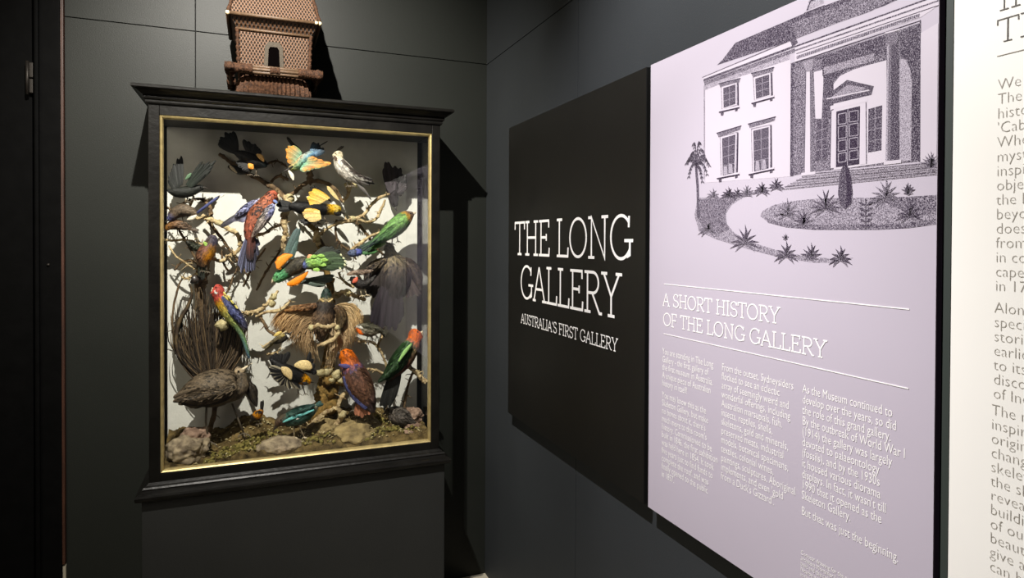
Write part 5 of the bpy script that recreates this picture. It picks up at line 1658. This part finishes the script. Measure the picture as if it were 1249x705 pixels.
def sash(cap, pane, sill, tall):
    (x0, y0), (x1, y1) = cap
    p.poly('ink_mid', [(x0 - 2, y0), (x1 + 2, y1 - 2), (x1, y1 + 8), (x0 + 2, y0 + 10)], 3)
    p.line('ink_solid', [(x0 - 3, y0), (x1 + 3, y1 - 2)], 2.4, 4)
    (a, b_), (c, d), (e, f), (g_, h) = pane
    p.poly('ink_half', [(a - 6, b_ - 6), (c + 7, d - 7), (e + 8, f + 4), (g_ - 5, h + 5)], 3)
    p.poly('ink_paper', [(a - 4, b_ - 3), (c + 3, d - 4), (e + 3, f + 2), (g_ - 3, h + 3)], 4)
    p.poly('ink_dark', pane, 5)
    p.line('ink_solid', [(c + 6, d - 4), (e + 7, f + 4)], 3, 4)
    p.line('ink_half', [((a + c) / 2, (b_ + d) / 2), ((e + g_) / 2, (f + h) / 2)], 1.5, 6)
    for k in ((.25, .5, .75) if tall else (.33, .66)):
        p.line('ink_half', [(a + (g_ - a) * k, b_ + (h - b_) * k), (c + (e - c) * k, d + (f - d) * k)], 1.5, 6)
    if tall:
        for k in (.25, .7):
            q0 = (g_ + (e - g_) * k, h + (f - h) * k)
            p.poly('ink_light', [(q0[0] - 5, q0[1] - 26), (q0[0] + 3, q0[1] - 24), (q0[0] + 5, q0[1] - 2), (q0[0] - 6, q0[1] - 1)], 6)
    (s0, t0), (s1, t1) = sill
    p.poly('ink_paper', [(s0, t0 - 6), (s1, t1 - 6), (s1, t1), (s0, t0)], 5)
    p.line('ink_solid', [(s0, t0), (s1, t1)], 3.2, 6)
    p.poly('ink_dark', [(s0 + 4, t0), (s0 + 12, t0 - 2), (s0 + 11, t0 + 8), (s0 + 5, t0 + 8)], 5)
    p.poly('ink_dark', [(s1 - 12, t1 + 3), (s1 - 4, t1), (s1 - 5, t1 + 8), (s1 - 11, t1 + 10)], 5)


sash([(182, 212), (232, 200)], [(191, 223), (222, 213), (222, 263), (192, 273)], [(180, 284), (232, 272)], False)
sash([(264, 186), (317, 172)], [(272, 199), (307, 188), (308, 240), (274, 250)], [(262, 262), (320, 246)], False)
sash([(177, 337), (234, 320)], [(188, 350), (222, 340), (219, 437), (190, 445)], [(175, 452), (232, 441)], True)
sash([(256, 314), (321, 297)], [(267, 331), (306, 321), (306, 426), (269, 434)], [(255, 442), (320, 428)], True)
# steps
for i in range(6):
    k = i / 5
    a_ = (404 - 72 * k, 440 + 40 * k); e_ = (735 + 4 * k, 410 + 30 * k)
    p.line('ink_half' if i % 2 else 'ink_mid', [a_, e_], 2.2, 3)
    if i < 5:
        p.poly('ink_light', [(a_[0] - 6, a_[1] + 3), (e_[0], e_[1] + 2), (e_[0], e_[1] + 4), (a_[0] - 9, a_[1] + 6)], 2)
# right hand pier
p.poly('ink_paper', [(690, 84), (740, 56), (740, 408), (688, 410)], 3)
p.line('ink_dark', [(689, 50), (688, 410)], 2.4, 4)
mansion = p
p = Print()
# beds
p.poly('ink_half', [(126, 500), (180, 500), (250, 487), (330, 478), (285, 488), (240, 500), (212, 518), (198, 540), (200, 566), (220, 590), (262, 612), (330, 634), (400, 648), (470, 654), (520, 652), (480, 664), (420, 664), (330, 650), (240, 626), (170, 604), (130, 585), (118, 545)], 0)
p.poly('ink_mid', [(130, 505), (180, 503), (240, 492), (214, 512), (198, 532), (196, 560), (206, 580), (180, 590), (140, 578), (124, 545)], 1)
bed = [(284, 546), (292, 532), (320, 518), (370, 508), (430, 502), (500, 500), (600, 500), (680, 496), (738, 492), (738, 566), (660, 576), (580, 580), (500, 580), (420, 580), (350, 574), (304, 562)]
p.poly('ink_half', bed, 0)
p.poly('ink_mid', [(300, 552), (340, 562), (420, 568), (520, 568), (640, 566), (738, 552), (738, 567), (660, 577), (580, 581), (500, 581), (420, 581), (350, 575), (304, 563)], 1)
p.poly('ink_mid', [(560, 500), (680, 497), (738, 493), (738, 540), (690, 545), (640, 530), (600, 512)], 1)
# palm
p.line('ink_dark', [(122, 420), (126, 470), (128, 550)], 6, 3)
for k, (dx, up, dn) in enumerate([(-24, 30, 20), (-22, 44, 34), (-14, 58, 40), (-6, 66, 8), (8, 70, 10), (18, 62, 30), (28, 48, 40), (32, 34, 30), (26, 20, -18), (-18, 16, -24), (14, 10, -36)]):
    pts = []
    for i in range(9):
        u = i / 8
        pts.append((123 + dx * u, 420 - up * 2.2 * u * (1 - u) - (up - dn) * u * u if dn > 0 else 420 - up * u * (1 - u) * 3 - dn * u * u))
    p.line('ink_dark', pts, 1.8, 4)
    for i in range(2, 9):
        x, y = pts[i]
        p.leaf('ink_mid' if k % 2 else 'ink_dark', x, y, -4 + (2 if dx > 0 else -2), 9, 1.6, 4)
        p.leaf('ink_dark', x, y, 4 + (2 if dx > 0 else -2), 8, 1.6, 4)
for k, (x, y, h, n, sp, wd_) in enumerate([(165, 498, 26, 7, 2.6, 3), (204, 498, 30, 9, 2.8, 4), (226, 496, 26, 7, 2.4, 3), (251, 494, 32, 8, 2.0, 3), (288, 486, 30, 9, 2.8, 4), (325, 476, 32, 8, 2.4, 3.4),
                                         (352, 545, 50, 9, 2.4, 4), (393, 568, 44, 7, 1.8, 4), (450, 528, 60, 10, 2.9, 4), (602, 502, 60, 11, 3.0, 4.4), (659, 492, 34, 7, 1.5, 4), (662, 548, 48, 9, 2.8, 5),
                                         (152, 584, 36, 9, 3.0, 4), (246, 616, 54, 9, 2.9, 4), (350, 648, 44, 9, 3.1, 4), (348, 606, 18, 5, 1.4, 3), (413, 656, 48, 7, 1.7, 4.4), (487, 658, 42, 9, 3.0, 4.4), (716, 424, 46, 9, 1.7, 5)]):
    p.plant('ink_dark' if k % 3 else 'ink_mid', x, y, h * .92, n, sp * .9, wd_ * .8, .5)
    p.plant('ink_mid', x, y + 2, h * .6, n - 2, sp, wd_ * .8, .7)
    p.line('ink_dark', [(x, y), (x, y - h * .5)], 2, 3)
for i in range(5):
    y = 508 + i * 14
    p.leaf('ink_dark', 551, y + 12, -20 + 1.5 * i * .6, -10, 4, 4); p.leaf('ink_dark', 551, y + 12, 20 - 1.5 * i * .6, -10, 4, 4)
p.line('ink_dark', [(551, 502), (551, 578)], 2.4, 4)
cy = [(498, 408), (508, 424), (515, 450), (518, 490), (514, 516), (500, 530), (486, 518), (481, 490), (484, 450), (491, 424)]
p.poly('ink_dark', cy, 4)
p.poly('ink_solid', [(498, 412), (508, 428), (514, 456), (516, 490), (512, 514), (502, 526), (503, 470)], 5)

names = {'ink_paper': 'highlights', 'ink_light': 'pale_tone', 'ink_half': 'half_tone', 'ink_mid': 'mid_tone', 'ink_dark': 'dark_tone', 'ink_solid': 'line_work'}
for pr_nt, nm, lb in ((mansion, 'engraved_mansion', 'stippled plum engraving of a columned mansion'), (p, 'engraved_garden', 'stippled plum engraving of garden beds and a curved drive')):
    first = pr_nt.q['ink_dark'].build(nm, M['ink_dark'], lp)
    first['label'] = lb
    for m_, wq in pr_nt.q.items():
        if m_ != 'ink_dark': wq.build(names[m_], M[m_], first)
